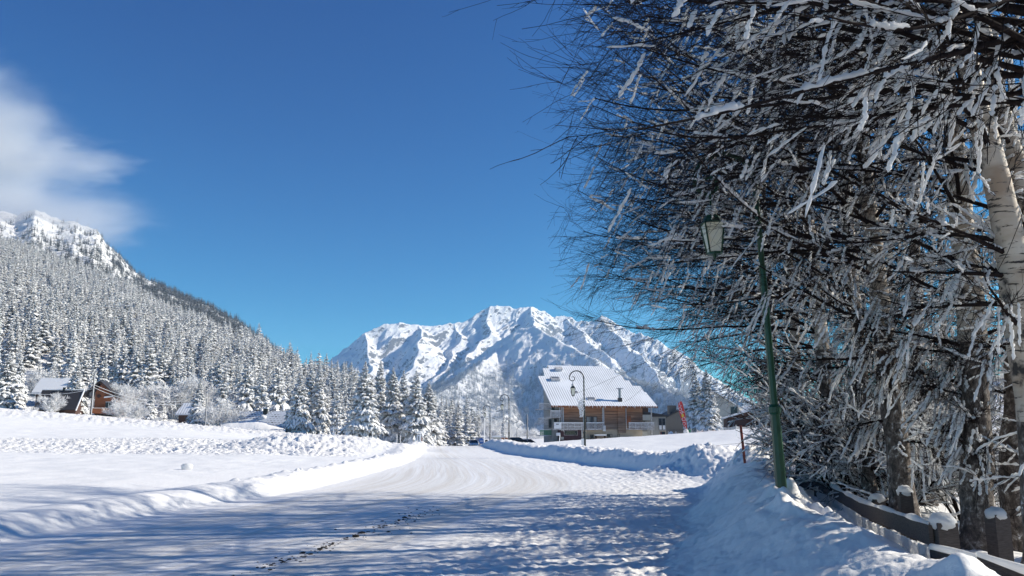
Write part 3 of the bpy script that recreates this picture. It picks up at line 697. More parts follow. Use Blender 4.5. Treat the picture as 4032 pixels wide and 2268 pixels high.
for q in [(40,1388,128,"wide snow-laden spruce at the left edge of the photo beside the dark roof",1.35), (82,1380,140,"pointed spruce just right of the leftmost wide spruce",.9), (310,1420,128,"spruce between the dark-roofed hut and the orange chalet",1.15),
          (262,1440,150,"spruce behind the snow-covered chalet roof",.9), (378,1390,165,"dark slim spruce rising behind the orange chalet",.8), (418,1384,170,"second slim spruce rising behind the orange chalet",.9),
          (598,1535,135,"small leaning spruce between the wires and the little dark cabin",1.0), (640,1560,140,"small spruce left of the little dark cabin",1.1), (790,1495,128,"spruce overhanging the right side of the little dark cabin",1.15),
          (560,1440,150,"spruce rising above the frosted bushes right of the orange chalet",.9), (890,1408,150,"tall spruce behind the frosted shrub left of the slate roof",.95), (980,1390,158,"tall spruce behind the chimney of the slate roof",.9), (1040,1420,152,"spruce behind the right half of the slate roof",.95), (1100,1400,160,"spruce behind the right end of the slate roof",.9),
          (160,1400,165,"spruce above the snow-covered roof at the left",.9), (215,1410,172,"slim spruce above the snow-covered roof at the left",.8)]:
    spruce_px(q[0], q[1], q[2], BIG if q[2] < 145 else MIDS, q[3], GV, q[4], zb=None if q[2] < 150 else float(hill_z(np.array([(q[0] - 2016) / FPX * q[2]]), np.array([float(q[2])]))[0]))

# the forest: jittered places on the hillside
pts = []
sp = 5.1
for gx in np.arange(-620, 20, sp):
    for gy in np.arange(95, 790, sp):
        x = gx + rnd.uniform(-.42, .42) * sp; y = gy + rnd.uniform(-.42, .42) * sp
        px = 2016 + FPX * x / y
        if -900 < px < 1920: pts.append((x, y, px))
pts = np.array(pts); rf = r_foot(pts[:, 2]); rt = r_top(pts[:, 2])
t_ = (pts[:, 1] - rf) / (rt - rf)
gap = perlin(pts[:, 0] / 38, pts[:, 1] / 55, 150)
ok = (t_ > 0.05 + .06 * rng.random(len(pts))) & (t_ < 1.03) & ~((gap > .62) & (t_ < .5)) & (rng.random(len(pts)) < .93)
ok &= ~((pts[:, 2] < 480) & (pts[:, 1] < 172)) & ~((pts[:, 2] > 1000) & (pts[:, 1] < 175))
pts = pts[ok]; hz = hill_z(pts[:, 0], pts[:, 1]); n_ = len(pts)
hh = rng.normal(TREE_H, 2.2, n_).clip(4.5, 16); ww = rng.uniform(.75, 1.35, n_)
size = hh / pts[:, 1] * ((pts[:, 2] > -80) & (pts[:, 2] < 1900)); order = np.argsort(-size)
NEAR = 300 - 36
look = [("full", "broad-crowned"), ("narrow", "narrow"), ("short", "low"), ("tall", "tall")]
for rank, i in enumerate(order[:NEAR]):
    x, y, px = pts[i]; side = "above the chalets" if px < 500 else ("between the chalets and the slate roof" if px < 1000 else "behind the tall roadside spruces")
    col_ = min(int((px + 100) / 100), 19); where = ("above the leftmost wide spruce","above the snow-covered roof","above the dark-roofed hut","above the utility pole","above the orange chalet","right of the orange chalet","above the leaning little spruce","above the dark cabin","right of the dark cabin","above the big frosted shrub","above the slate roof","above the slate roof's chimney","left of the roadside spruces","behind the leftmost roadside spruces","behind the broadest roadside spruce","behind the middle roadside spruces","behind the road-name board","right of the road-name board","behind the low bushy spruces","behind the farthest street lamp")[col_]
    kindw = "tall" if hh[i] > 11.5 else ("low" if hh[i] < 9 else ("broad" if ww[i] > 1.05 else "narrow"))
    row = "front row" if y < 180 else ("second row" if y < 200 else ("third row" if y < 222 else ("fourth row" if y < 245 else "fifth row")))
    lab = f"{kindw} snowy spruce in the {row} of the forest, {where}"
    spruce(x, y, hh[i], MIDS, lab, lab.replace("spruce in", "spruces in").replace(kindw + " ", ""), hz[i], ww[i])
LOW = []
for k in range(6):
    nb = spruce_one(360 + k, width=.19 + .02 * k, nwh=15, nb=7, K=3, slim=1.2)
    LOW.append((np.concatenate(nb.V), np.concatenate(nb.F), np.concatenate(nb.M)))
FAR = []
for k in range(3):
    nb = spruce_one(380 + k, width=.22, nwh=7, nb=5, K=2, slim=1.8)
    FAR.append((np.concatenate(nb.V), np.concatenate(nb.F), np.concatenate(nb.M)))
def scatter(name, XYZ, H, Wd, protos, mats, kind='stuff', lean=0):
    Vs = []; Fs = []; Ms = []; n = 0
    which = rng.integers(0, len(protos), len(XYZ)); ang = rng.uniform(0, 6.28, len(XYZ))
    for k, (pv, pf, pm) in enumerate(protos):
        s = np.where(which == k)[0]
        if not len(s): continue
        c = np.cos(ang[s])[:, None]; sn = np.sin(ang[s])[:, None]; h = H[s][:, None]; w = Wd[s][:, None] * h
        v = np.stack([(pv[None, :, 0] * c - pv[None, :, 1] * sn) * w, (pv[None, :, 0] * sn + pv[None, :, 1] * c) * w, pv[None, :, 2] * h], -1) + XYZ[s][:, None]
        f = pf[None] + (np.arange(len(s)) * len(pv))[:, None, None] + n
        Vs.append(v.reshape(-1, 3)); Fs.append(f.reshape(-1, pf.shape[1])); Ms.append(np.tile(pm, len(s))); n += len(s) * len(pv)
    o = npmesh(name, np.concatenate(Vs), np.concatenate(Fs), mats, midx=np.concatenate(Ms))
    return tag(o, kind=kind)
rest = order[NEAR:]
frp = np.stack([pts[rest, 0], pts[rest, 1], hz[rest] - .2], -1)
tag(scatter("forest", frp, hh[rest], ww[rest], LOW, [M['needle'], M['load']]), "dense snow-laden spruce forest covering the left hillside", "forest")
print("forest", n_)

# sparse trees on the mountain above the forest, and the far wooded slopes
def sheet_points(n, px0, px1, y0, y1, fn, seed, dens):
    r = np.random.default_rng(seed); y = r.uniform(y0 ** 2, y1 ** 2, n) ** .5; px = r.uniform(px0, px1, n); x = (px - 2016) / FPX * y
    z = fn(x, y); _, yy = topx(x, y, z); k = r.random(n) < dens(px, y, z, yy); return np.stack([x, y, z - 1], -1)[k], px[k]
def slope_up(px, y, z, yy):                      # fewer trees towards the bare top
    return np.clip((yy - 880) / 280, .07, 1) ** 1.2 * np.where((perlin(px / 45, y / 70, 160) > -.05) | (yy > 1130), 1, .15)
lp, lpx = sheet_points(22000, -500, 1300, 800, 1900, left_fn, 5, slope_up)
M['darkneedle'] = simple('dark_far_needles', (0.03, 0.035, 0.035), (0.10, 0.11, 0.11), 20, rough=.95, bmp=0)
FARM = [M['needle'], M['frostneedle']]
FARD = [M['darkneedle'], M['frostneedle']]
tag(scatter("mountain_forest", lp, rng.uniform(8, 16, len(lp)), rng.uniform(1.2, 1.8, len(lp)), FAR, FARD), "sparse dark conifers scattered over the snowy mountain on the left", "forest")
def dens_mid(px, y, z, yy):
    return np.clip((yy - 1390) / 100, 0.04, 1) * np.where(perlin(px / 60, y / 200, 161) + np.clip((yy - 1480) / 120, 0, 1) > 0, 1, .12)
mp_, _ = sheet_points(32000, 1600, 3100, 1500, 3950, mid_fn, 6, dens_mid)
tag(scatter("far_forest", mp_, rng.uniform(14, 26, len(mp_)), rng.uniform(1.2, 1.7, len(mp_)), FAR, FARM), "blue shaded conifer forest on the far slope below the peak", "forest")
rp, _ = sheet_points(5000, 2800, 4500, 500, 1250, right_fn, 8, lambda px, y, z, yy: .8 + 0 * px)
tag(scatter("slope_forest", rp, rng.uniform(10, 16, len(rp)), rng.uniform(1, 1.3, len(rp)), FAR, FARM), "snowy conifers on the slope seen through the birches", "forest")

# ------------------------------------------------------------------ frosted leafless shrubs
def grow(start, dirs, length, K, droop=0.0, jit=0.1, up=0.0, r=rng):
    n = len(start); p = start.copy(); d = dirs / (np.linalg.norm(dirs, axis=1, keepdims=True) + 1e-9); out = [p.copy()]; st = (length / (K - 1))[:, None]
    for k in range(K - 1):
        t = k / (K - 1); d = d + r.normal(0, jit, (n, 3)); d[:, 2] -= droop * (1.3 - t) if not up else (droop * (1 - t) - up * t)
        d /= np.linalg.norm(d, axis=1, keepdims=True); p = p + d * st; out.append(p.copy())
    return np.stack(out, 1)
def children(par, n_per, t0=.2, t1=.98, ang=(.5, 1.1), r=rng, bias=None):
    n, K, _ = par.shape; idx = np.repeat(np.arange(n), n_per); m = len(idx); t = r.uniform(t0, t1, m) * (K - 1); k = np.minimum(t.astype(int), K - 2); f = (t - k)[:, None]
    a = par[idx, k]; b = par[idx, k + 1]; pos = a + (b - a) * f; tan = b - a; tan /= np.linalg.norm(tan, axis=1, keepdims=True) + 1e-9
    rv = r.normal(0, 1, (m, 3)); rv -= (rv * tan).sum(1)[:, None] * tan; rv /= np.linalg.norm(rv, axis=1, keepdims=True)
    an = r.uniform(*ang, m)[:, None]; d = tan * np.cos(an) + rv * np.sin(an)
    if bias is not None: d = d + np.array(bias)
    return pos, d, idx, t / (K - 1)
def bush_mesh(seed, stems=16, H=1.0, spread=.55, n2=9, n3=7, rad=.012, mats=None, up=.2):
    r = np.random.default_rng(seed); a = r.uniform(0, 6.28, stems); s = r.uniform(.05, spread, stems)
    d = np.stack([np.cos(a) * s, np.sin(a) * s, np.ones(stems)], -1); st = np.stack([np.cos(a) * .05, np.sin(a) * .05, -.05 + 0 * a], -1)
    p1 = grow(st, d, r.uniform(.7, 1.0, stems) * H, 7, .0, .10, r=r); nb = NB()
    nb.add(*tubes(p1, np.linspace(rad * 1.6, rad * .6, 7)[None] * np.ones((stems, 1)), 4))
    s2, d2, _, t2 = children(p1, n2, .15, .97, (.4, .9), r); p2 = grow(s2, d2, (.45 * (1.15 - t2)) * H * r.uniform(.6, 1.1, len(s2)), 5, -.03, .12, r=r)
    nb.add(*tubes(p2, np.linspace(rad * .9, rad * .55, 5)[None] * np.ones((len(p2), 1)), 3))
    s3, d3, _, t3 = children(p2, n3, .2, 1, (.4, 1.0), r); p3 = grow(s3, d3, .16 * H * r.uniform(.5, 1.1, len(s3)), 3, -.02, .15, r=r)
    nb.add(*tubes(p3, np.linspace(rad * .75, rad * .5, 3)[None] * np.ones((len(p3), 1)), 3))
    return nb.build("twigs", M['frosttwig'], link=False)
BUSH = [bush_mesh(500 + i, 14 + 2 * i, 1.0, sp_, n2=13, n3=11, rad=.006) for i, sp_ in enumerate((.7, .9, .5))]
DECI = [bush_mesh(520 + i, 9, 1.0, .38, 14, 10, .0055) for i in range(2)]
def bush_px(px, ytop, d, me, label, group, w=1.0, name="frosted_shrub", cat="shrub", zb=None):
    p = P(px, ytop, d); x = float(p[0]); z = (gz(x, d) if zb is None else zb); h = float(p[2]) - z
    o = mobj(name, me); o.location = (x, d, z - .05); o.rotation_euler = (0, 0, rnd.uniform(0, 6.28)); o.scale = (h * w, h * w, h)
    tag(o, label, cat, group); return o
GB = "frost-covered leafless shrubs along the field edge"
for q in [(208,1542,118,0,"round white frosted shrub in front of the dark-roofed hut",1.0),(480,1560,124,1,"wide frosted shrub right of the orange chalet",1.2),(540,1590,122,0,"low frosted shrub under the wires, right of the wide one",1.2),(445,1500,134,2,"tall frosted tree close behind the orange chalet",.9),
          (520,1500,142,0,"pale frosted tree behind the shrubs right of the orange chalet",1.1),(860,1560,124,1,"big frosted shrub between the wire pole and the slate roof",1.1),(905,1590,127,0,"frosted shrub touching the left end of the slate roof",1.0),(620,1640,118,2,"small frosted shrub in front of the little leaning spruce",1.3),
          (140,1600,122,2,"small frosted shrub left of the round white one",1.3),(700,1480,150,0,"rounded frosted tree above the little dark cabin",1.3),(760,1470,154,1,"second rounded frosted tree above the little dark cabin",1.2),(180,1450,160,2,"frosted tree on the clearing above the snow-covered roof",1.1),
          (1290,1716,52,2,"tuft of frosted stalks on top of the ploughed snow heap",1.2),(1035,1690,118,1,"small bare shrub in the drift before the slate roof",1.4)]:
    bush_px(q[0], q[1], q[2], BUSH[q[3]], q[4], GB, q[5])
GF = "frosted trees in the valley behind the road end"
i = 0
for px in list(range(1905, 2160, 13)):
    d = rnd.uniform(185, 260); yt = np.interp(px, [1900, 1950, 2000, 2060, 2160], [1640, 1650, 1662, 1676, 1690]) + rnd.uniform(-9, 14)
    zone = "behind the kiosk" if px < 1980 else ("above the black parked car" if px < 2070 else "left of the wooden inn")
    bush_px(px, yt, d, DECI[i % 2] if i % 3 else BUSH[2], f"pale frosted leafless tree in the valley {zone}", GF + " " + zone, .9, "frosted_tree", "tree", zb=-6.5 + 0 * px); i += 1
# ------------------------------------------------------------------ writing
def text(body, size, mat, parent, loc, rot=(math.pi / 2, 0, 0), name="lettering", depth=0.004, xs=1.0):
    cu = bpy.data.curves.new("t", 'FONT'); cu.body = body; cu.size = size; cu.align_x = 'CENTER'; cu.align_y = 'CENTER'; cu.extrude = depth; cu.resolution_u = 2
    to = bpy.data.objects.new("t", cu); COL.objects.link(to); dg = bpy.context.evaluated_depsgraph_get(); dg.update()
    me = bpy.data.meshes.new_from_object(to.evaluated_get(dg)); me.name = name; bpy.data.objects.remove(to); bpy.data.curves.remove(cu)
    me.materials.clear(); me.materials.append(mat); o = mobj(name, me, parent); o.location = loc; o.rotation_euler = rot; o.scale = (xs, 1, 1); return o

# ------------------------------------------------------------------ the inn beside the road
IN0 = np.array([6.67, 132.0]); IA = math.atan2(.227, .974); IU = np.array([math.cos(IA), math.sin(IA)]); IV = np.array([-math.sin(IA), math.cos(IA)])
inn = empty("inn", (*IN0, 0), IA, "large wooden inn with a snow-dusted ribbed roof and balconies, beside the road", "building")
SL = 0.636; EZ = 5.62
def roof_uv(px, py):
    a, y, z = [float(q) for q in ray(px, py)]      # t*(a,y,z)+eye on z = EZ + SL*v
    w = np.array([a, y]); v0 = -(IN0 @ IV); k = (EZ + SL * v0 - EYE) / (z - SL * (w @ IV)); p = w * k
    return float((p - IN0) @ IU), float((p - IN0) @ IV)
right = [roof_uv(*q) for q in [(2382,1440),(2411,1455),(2427,1476),(2458,1497.5),(2491,1519),(2537,1544),(2582,1600)]]
left = [roof_uv(*q) for q in [(2114.5,1480),(2145,1480),(2138,1450),(2155,1450),(2157,1441)]]
poly = [(0, 0), (19.3, 0)]
us = [q[0] for q in right]; vs_ = [q[1] for q in right]
u_edges = [min(19.3, u) for u in us]
for i in range(len(right) - 2, 0, -1): poly += [(u_edges[i+1], vs_[i]), (u_edges[i], vs_[i])]
VR = roof_uv(2250, 1440.5)[1]
poly += [(u_edges[1], vs_[1]), (u_edges[0], vs_[1]), (u_edges[0], VR)]
ul = left[4][0]; poly += [(ul, VR), (ul, left[3][1]), (left[2][0] * .5 + .8, left[3][1]), (left[1][0] if left[1][0] > 0 else 1.0, left[0][1]), (0, left[0][1])]
g = G(); g.prism([(u, v, EZ + SL * v - .16) for u, v in poly], (0, 0, .16)); roof = g.build("roof", M['ribroof'], inn)
g = G(); g.slab((ul, VR + .02, EZ + SL * VR - .1), (u_edges[0], VR + .02, EZ + SL * VR - .1), (u_edges[0], VR + 4, EZ + SL * VR - 2.6), (ul, VR + 4, EZ + SL * VR - 2.6), (0, 0, .14)); g.build("roof", M['roofsnow'], inn)
g = G(); g.box(-.05, 19.35, -.10, -.005, EZ - .32, EZ - .02); g.build("fascia_board", M['orangewood'], inn)
g = G()
for i in range(95):
    u = rnd.uniform(.1, 19.2); l = rnd.choice([.1, .15, .2, .3, .42]); g.tube([(u, -.13, EZ - .02), (u, -.13, EZ - .02 - l)], [.04, .006], 5)
g.build("icicles", M['rime'], inn)
def rz_(v): return EZ + SL * v - .17
# walls: the wooden upper storeys, the rendered ground floor
g = G(); g.prism([(1.95, 1.2, 1.62), (17.0, 1.2, 1.62), (17.0, 1.2, rz_(1.2)), (1.95, 1.2, rz_(1.2))], (0, .16, 0)); g.build("wall", M['larch'], inn)
g = G(); g.prism([(1.1, 3.0, -.8), (1.1, 8.9, -.8), (1.1, 8.9, rz_(8.9)), (1.1, 3.0, rz_(3.0))], (15.5, 0, 0)).prism([(3.3, 8.91, -.8), (3.3, VR + 3, -.8), (3.3, VR + 3, rz_(VR) - 2), (3.3, VR, rz_(VR) - .05), (3.3, 8.91, rz_(8.91))], (10.3, 0, 0)); g.build("wall", M['grey'], inn)
g = G(); g.box(5.95, 16.9, 1.36, 3.0, -.8, 1.6); g.build("ground_floor_wall", M['beige'], inn)
g = G(); g.box(1.95, 5.94, 1.30, 3.0, -.8, 1.6); g.build("ground_floor_wall", M['burgundy'], inn)
g = G(); g.box(16.9, 18.6, 1.9, 3.0, -.8, 1.45); g.build("ground_floor_wall", M['grey'], inn)
g = G(); g.box(17.0, 17.9, 1.5, 1.62, .0, 1.2).box(16.95, 18.8, 1.3, 1.5, 3.2, 4.15); g.build("parapet", M['lightgrey'], inn)
g = G(); g.box(17.02, 18.7, 2.6, 2.95, 4.2, 5.9); g.build("recess_wall", M['darkwood'], inn)
g = G(); g.box(12.3, 13.7, .95, 1.18, 1.0, rz_(.95)); g.build("chimney_cladding", M['larch'], inn)
for (u, z0, z1, w) in [(2.15,1.35,5.6,.16),(2.42,1.3,5.6,.16),(1.80,1.5,5.6,.12),(9.55,1.35,5.6,.14),(9.75,1.4,5.6,.12),(18.6,0,5.5,.14),(13.85,1.5,5.5,.1),(6.0,1.6,5.6,.1)]:
    G().box(u - w / 2, u + w / 2, .98, 1.15, z0, z1).build("post", M['rail'], inn)
G().box(9.5, 9.95, .8, .97, 1.3, 2.25).build("sheet_metal_cover", M['white'], inn)
def window(u0, u1, z0, z1, v=1.19, split=2, curtain=True):
    f = G(); t_ = .07
    f.box(u0 - t_, u1 + t_, v - .05, v, z1, z1 + t_).box(u0 - t_, u1 + t_, v - .05, v, z0 - t_, z0).box(u0 - t_, u0, v - .05, v, z0, z1).box(u1, u1 + t_, v - .05, v, z0, z1)
    for i in range(1, split): x = u0 + (u1 - u0) * i / split; f.box(x - .03, x + .03, v - .05, v, z0, z1)
    w = f.build("window", M['darkwood'], inn); G().box(u0, u1, v - .025, v - .004, z0, z1).build("pane", M['glass'], w)
    if curtain:
        d = (u1 - u0); c = G().box(u0 + .05, u0 + d * .38, v - .04, v - .027, z0 + .02, z1 - .05).box(u1 - d * .30, u1 - .05, v - .04, v - .027, z0 + .02, z1 - .05); c.build("curtain", M['curtain'], w)
    return w
window(6.6, 8.5, 1.8, 3.75, split=3)
G().box(14.05, 14.75, 1.12, 1.185, 2.75, 3.95).build("shutter", M['orangewood'], inn)
window(17.15, 17.6, 2.7, 3.1, 2.98, 1, False)
def railing(u0, u1, v, z0, z1, kind, mat, parent, sidev=None):
    g = G()
    if kind == 'planks':
        for k in range(4): z = z0 + .05 + k * (z1 - z0 - .1) / 3.6; g.box(u0, u1, v - .03, v, z, z + .15)
        for k in range(int((u1 - u0) / 1.2) + 2): u = min(u0 + k * 1.2, u1 - .07); g.box(u, u + .07, v + .002, v + .05, z0 - .05, z1 + .02)
    else:
        g.box(u0, u1, v - .04, v + .02, z1 - .07, z1).box(u0, u1, v - .03, v + .01, z0, z0 + .06)
        n = int((u1 - u0) / .13)
        for k in range(n): u = u0 + .04 + k * .13; g.box(u, u + .05, v - .02, v, z0 + .061, z1 - .071)
    return g.build("railing", mat, parent)
def balcony(u0, u1, z, v0, v1, kind, h=1.0, mat=None, under=None):
    b = G().box(u0, u1, v0, v1 - .01, z - .14, z).build("balcony", under or M['rail'], inn); railing(u0 + .02, u1 - .02, v0 + .03, z + .05, z + h, kind, mat or M['rail'], b)
    G().box(u0 + .03, u1 - .03, v0 + .01, v0 + .09, z + h + .003, z + h + .09).build("snow_strip", M['roofsnow'], b); return b
b1 = balcony(.45, 5.9, 1.66, .1, 1.15, 'planks', 1.05)
balcony(6.25, 9.45, 1.66, .25, 1.15, 'bars', 1.05)
balcony(13.95, 18.7, 1.72, .1, 1.15, 'planks', 1.0)
balcony(-.1, 1.75, 3.75, .3, 2.9, 'planks', .95)
balcony(-1.3, .95, 5.1, 3.2, 6.0, 'planks', .9); balcony(-1.4, .95, 2.6, 3.2, 6.0, 'planks', .9); balcony(-1.1, .95, .6, 3.4, 6.0, 'planks', .9, mat=M['greensign'])
G().box(.48, 1.75, .06, .128, 1.72, 2.70).build("board", M['white'], inn)
G().box(.85, .97, .04, .058, 2.4, 2.55).box(1.02, 1.12, .04, .058, 2.4, 2.55).box(1.17, 1.3, .04, .058, 2.4, 2.55).build("board_marks", M['black'], inn)
for u, z0, z1 in [(.35, 1.9, 3.4), (.9, 4.0, 5.4), (1.3, 1.9, 3.4)]: G().box(u, u + .5, 2.93, 2.99, z0, z1).build("window", M['glass'], inn)
sg = G().box(2.65, 4.95, 1.20, 1.28, .68, 1.36).build("sign_board", M['black'], inn); G().box(2.58, 5.02, 1.24, 1.29, .62, .67).box(2.58, 5.02, 1.24, 1.29, 1.37, 1.42).box(2.58, 2.64, 1.24, 1.29, .67, 1.37).box(4.96, 5.02, 1.24, 1.29, .67, 1.37).build("sign_frame", M['rail'], sg)
R_ = random.Random(9); g = G()
for x in np.arange(3.05, 4.5, .17): g.box(x, x + R_.uniform(.06, .12), 1.185, 1.198, 1.08, 1.08 + R_.uniform(.14, .22))
for x in np.arange(2.85, 4.7, .12): g.box(x, x + R_.uniform(.06, .1), 1.185, 1.198, .80, .80 + R_.uniform(.1, .16))
g.build("faded_lettering", M['fadedletters'], sg)
G().box(.9, 1.6, .2, .3, .55, 1.05).build("lit_sign_box", M['white'], inn)
G().box(2.0, 2.5, 1.2, 1.28, -.1, .35).build("meter_box", M['lightgrey'], inn)
# on the roof
def on_roof(px, py): u, v = roof_uv(px, py); return u, v, EZ + SL * v
u, v, z = on_roof(2441, 1579); ch = G().box(u - .32, u + .32, v - .3, v + .3, z - .1, z + .55).build("chimney", M['roofdark'], roof)
G().tube([(u, v, z + .5), (u, v, z + 2.1)], .24, 10).build("flue", M['metal'], ch); G().box(u - .5, u + .5, v - .4, v + .4, z + 2.12, z + 2.26).build("cap", M['rail'], ch)
th_ = math.atan(SL)
for px, py, w, d, hh_ in [(2328,1571,1.5,.9,.12),(2264,1545,1.1,.7,.1),(2186,1497,1.7,1.0,.45),(2199,1459,1.3,.9,.55)]:
    u, v, z = on_roof(px, py); s_ = G().rbox((u, v, z + hh_ / 2), (w, d, hh_), rx=th_).build("skylight", M['rail'], roof); G().rbox((u, v - .02, z + hh_ + .02), (w * .8, d * .75, .03), rx=th_).build("pane", M['metal'], s_)
# things in front of the inn
def at(u, v): return IN0 + IU * u + IV * v
def inn_xyz(u, v, z): q = at(u, v); return (float(q[0]), float(q[1]), z)
tb = empty("picnic_table", inn_xyz(8.6, -.2, gz(*at(8.6, -.2)) - .1), IA, "snow-covered picnic table against the beige wall of the inn", "table")
G().box(-1, 1, -.4, .4, .68, .76).build("table_top", M['darkwood'], tb); G().box(-1, 1, -.38, .38, .765, .98).build("snow_layer", M['roofsnow'], tb)
for s_ in (-.8, .8): G().box(s_ - .05, s_ + .05, -.35, .35, -.3, .675).build("leg", M['darkwood'], tb)
for s_ in (-.75, .75): G().box(-1, 1, s_ - .12, s_ + .12, .38, .45).build("bench", M['darkwood'], tb)
for u, nm, lb in [(7.2, "stacked_chairs", "stack of dark garden chairs left of the snowy table at the inn"), (10.2, "stacked_chairs", "stack of dark garden chairs right of the snowy table at the inn")]:
    t = empty(nm, inn_xyz(u, -.1, gz(*at(u, -.1)) - .1), IA, lb, "chairs")
    G().box(-.3, .3, -.3, .3, .4, .55).build("seat", M['black'], t); G().box(-.3, .3, .25, .32, .56, 1.0).build("backrest", M['black'], t)
    for a in (-.27, .27):
        for b in (-.27, .27): G().tube([(a, b, -.2), (a, b, .41)], .025, 6).build("leg", M['black'], t)
for u, lb in [(11.6, "left of two small dark frames leaning on the beige wall"), (13.0, "right of two small dark frames leaning on the beige wall")]:
    g = G().box(-.2, -.15, 0, .05, -.2, .95).box(.15, .2, 0, .05, -.2, .95).box(-.149, .149, 0, .05, .88, .95).build("metal_frame", M['black']); g.location = inn_xyz(u - .6, 1.0, gz(*at(u, 1)) - .1); g.rotation_euler = (0, 0, IA); tag(g, lb, "frame")

# ------------------------------------------------------------------ other houses
def place(px, py, d): p = P(px, py, d); return np.array([float(p[0]), float(p[1]), float(p[2])])
# flat roofed annex right of the inn
a0 = place(2574, 1722, 139); an = empty("annex_building", (a0[0], a0[1], a0[2] - .6), 0.1, "low grey annex with a dark flat roof and tall panes, right of the inn", "building")
G().box(-1.5, 2.3, 0, 6, 0, 4.2).build("wall", M['grey'], an); G().prism([(-1.8, -.3, 4.2), (2.55, -.3, 4.2), (2.55, -.3, 4.5), (-1.8, -.3, 5.15)], (0, 7, 0)).build("roof", M['roofdark'], an)
for i, x in enumerate((1.0, 1.65)):
    w = G().box(x, x + .55, -.06, -.003, 1.9, 3.9).build("window", M['glass'], an); G().box(x + .05, x + .5, -.08, -.063, 1.95, 2.7).build("curtain", M['white'], w)
dr = G().box(1.2, 2.1, -.05, -.003, .2, 1.6).build("door", M['glass'], an); G().box(1.1, 1.19, -.09, -.052, .2, 1.75).box(2.11, 2.2, -.09, -.052, .2, 1.75).box(1.191, 2.109, -.09, -.052, 1.62, 1.75).build("frame", M['beige'], dr)
# grey stone house with a chimney block
s0 = place(2622, 1712, 150); sh = empty("stone_house", (s0[0], s0[1], s0[2] - .5), 0.05, "dark grey stone house with a chimney block, behind the red flag", "building")
G().prism([(0, 0, 0), (5.2, 0, 0), (5.2, 0, 5.3), (2.6, 0, 4.9), (0, 0, 3.6)], (0, 9, 0)).build("wall", M['stone'], sh)
rf_ = G(); rf_.slab((-.25, -.4, 3.55), (2.6, -.4, 4.95), (2.6, 9.4, 4.95), (-.25, 9.4, 3.55), (0, 0, .2)).slab((2.61, -.4, 4.95), (5.6, -.4, 5.45), (5.6, 9.4, 5.45), (2.61, 9.4, 4.95), (0, 0, .2)); r_ = rf_.build("roof", M['roofdark'], sh)
G().box(1.1, 2.5, 1, 2.6, 4.0, 6.1).build("chimney", M['stone'], r_)
for x in (3.1, 3.8, 4.4): G().box(x, x + .28, -.04, -.003, 2.6, 3.4).build("window", M['glass'], sh)
G().box(-.1, 5.5, -1.0, -.9, .5, 1.1).build("low_wall", M['stone'], sh)
# pale rendered house
h0 = place(2822, 1700, 125); ph = empty("pale_house", (h0[0], h0[1], h0[2] - .8), -0.1, "pale rendered house with a steep falling roofline, behind the brown shed", "building")
G().prism([(-1.5, 0, 0), (3.6, 0, 0), (3.6, 0, 4.6), (0, 0, 7.0), (-1.5, 0, 6.2)], (0, 10, 0)).build("wall", M['lightgrey'], ph)
rr = G(); rr.slab((-.05, -.5, 7.12), (4.3, -.5, 4.22), (4.3, 10.4, 4.22), (-.05, 10.4, 7.12), (0, 0, .22)).slab((-1.9, -.5, 6.1), (-.051, -.5, 7.12), (-.051, 10.4, 7.12), (-1.9, 10.4, 6.1), (0, 0, .22)); rr.build("roof", M['roofsnow'], ph)
w = G().box(2.35, 3.4, -.05, -.003, 3.1, 4.7).build("window", M['glass'], ph); G().box(2.28, 3.47, -.1, -.055, 3.0, 3.09).box(2.85, 2.9, -.1, -.055, 3.1, 4.65).build("frame", M['black'], w)
b = G().box(2.2, 3.7, -.9, -.06, 2.35, 2.45).build("balcony", M['rail'], ph); G().box(2.2, 3.7, -.9, -.86, 2.46, 3.0).build("railing", M['darkwood'], b)
# brown shed
s0 = place(2866, 1688, 92); bs = empty("wooden_shed", (s0[0], s0[1], s0[2] - .5), -0.15, "low brown wooden shed with a snowy gable roof, behind the netting", "shed")
G().prism([(0, 0, 0), (5.0, 0, 0), (5.0, 0, 1.75), (2.6, 0, 2.5), (0, 0, 1.75)], (0, 4, 0)).build("wall", M['shedwood'], bs)
G().slab((-.35, -.5, 1.66), (2.6, -.5, 2.56), (2.6, 4.3, 2.56), (-.35, 4.3, 1.66), (0, 0, .12)).slab((2.601, -.5, 2.56), (5.35, -.5, 1.7), (5.35, 4.3, 1.7), (2.601, 4.3, 2.56), (0, 0, .12)).build("roof", M['roofsnow'], bs)
G().box(.1, .8, -.03, -.003, .4, 1.6).build("door", M['darkwood'], bs); G().tube([(.5, -.3, .4), (.85, -.1, 1.7)], .03, 5).build("ladder_rail", M['metal'], bs)
# orange chalet glimpsed through the birches
c0 = place(3640, 1590, 92); oc = empty("orange_chalet", (c0[0], c0[1], c0[2] - .3), -.35, "orange wooden chalet glimpsed through the birch trunks on the right", "house")
G().prism([(0, 0, 0), (5, 0, 0), (5, 0, 2.2), (2.0, 0, 3.4), (0, 0, 2.2)], (0, 6, 0)).build("wall", M['orangewood'], oc)
G().slab((-.5, -.5, 2.1), (2, -.5, 3.45), (2, 6.4, 3.45), (-.5, 6.4, 2.1), (0, 0, .3)).slab((2.001, -.5, 3.45), (5.6, -.5, 2.1), (5.6, 6.4, 2.1), (2.001, 6.4, 3.45), (0, 0, .3)).build("roof", M['roofsnow'], oc)
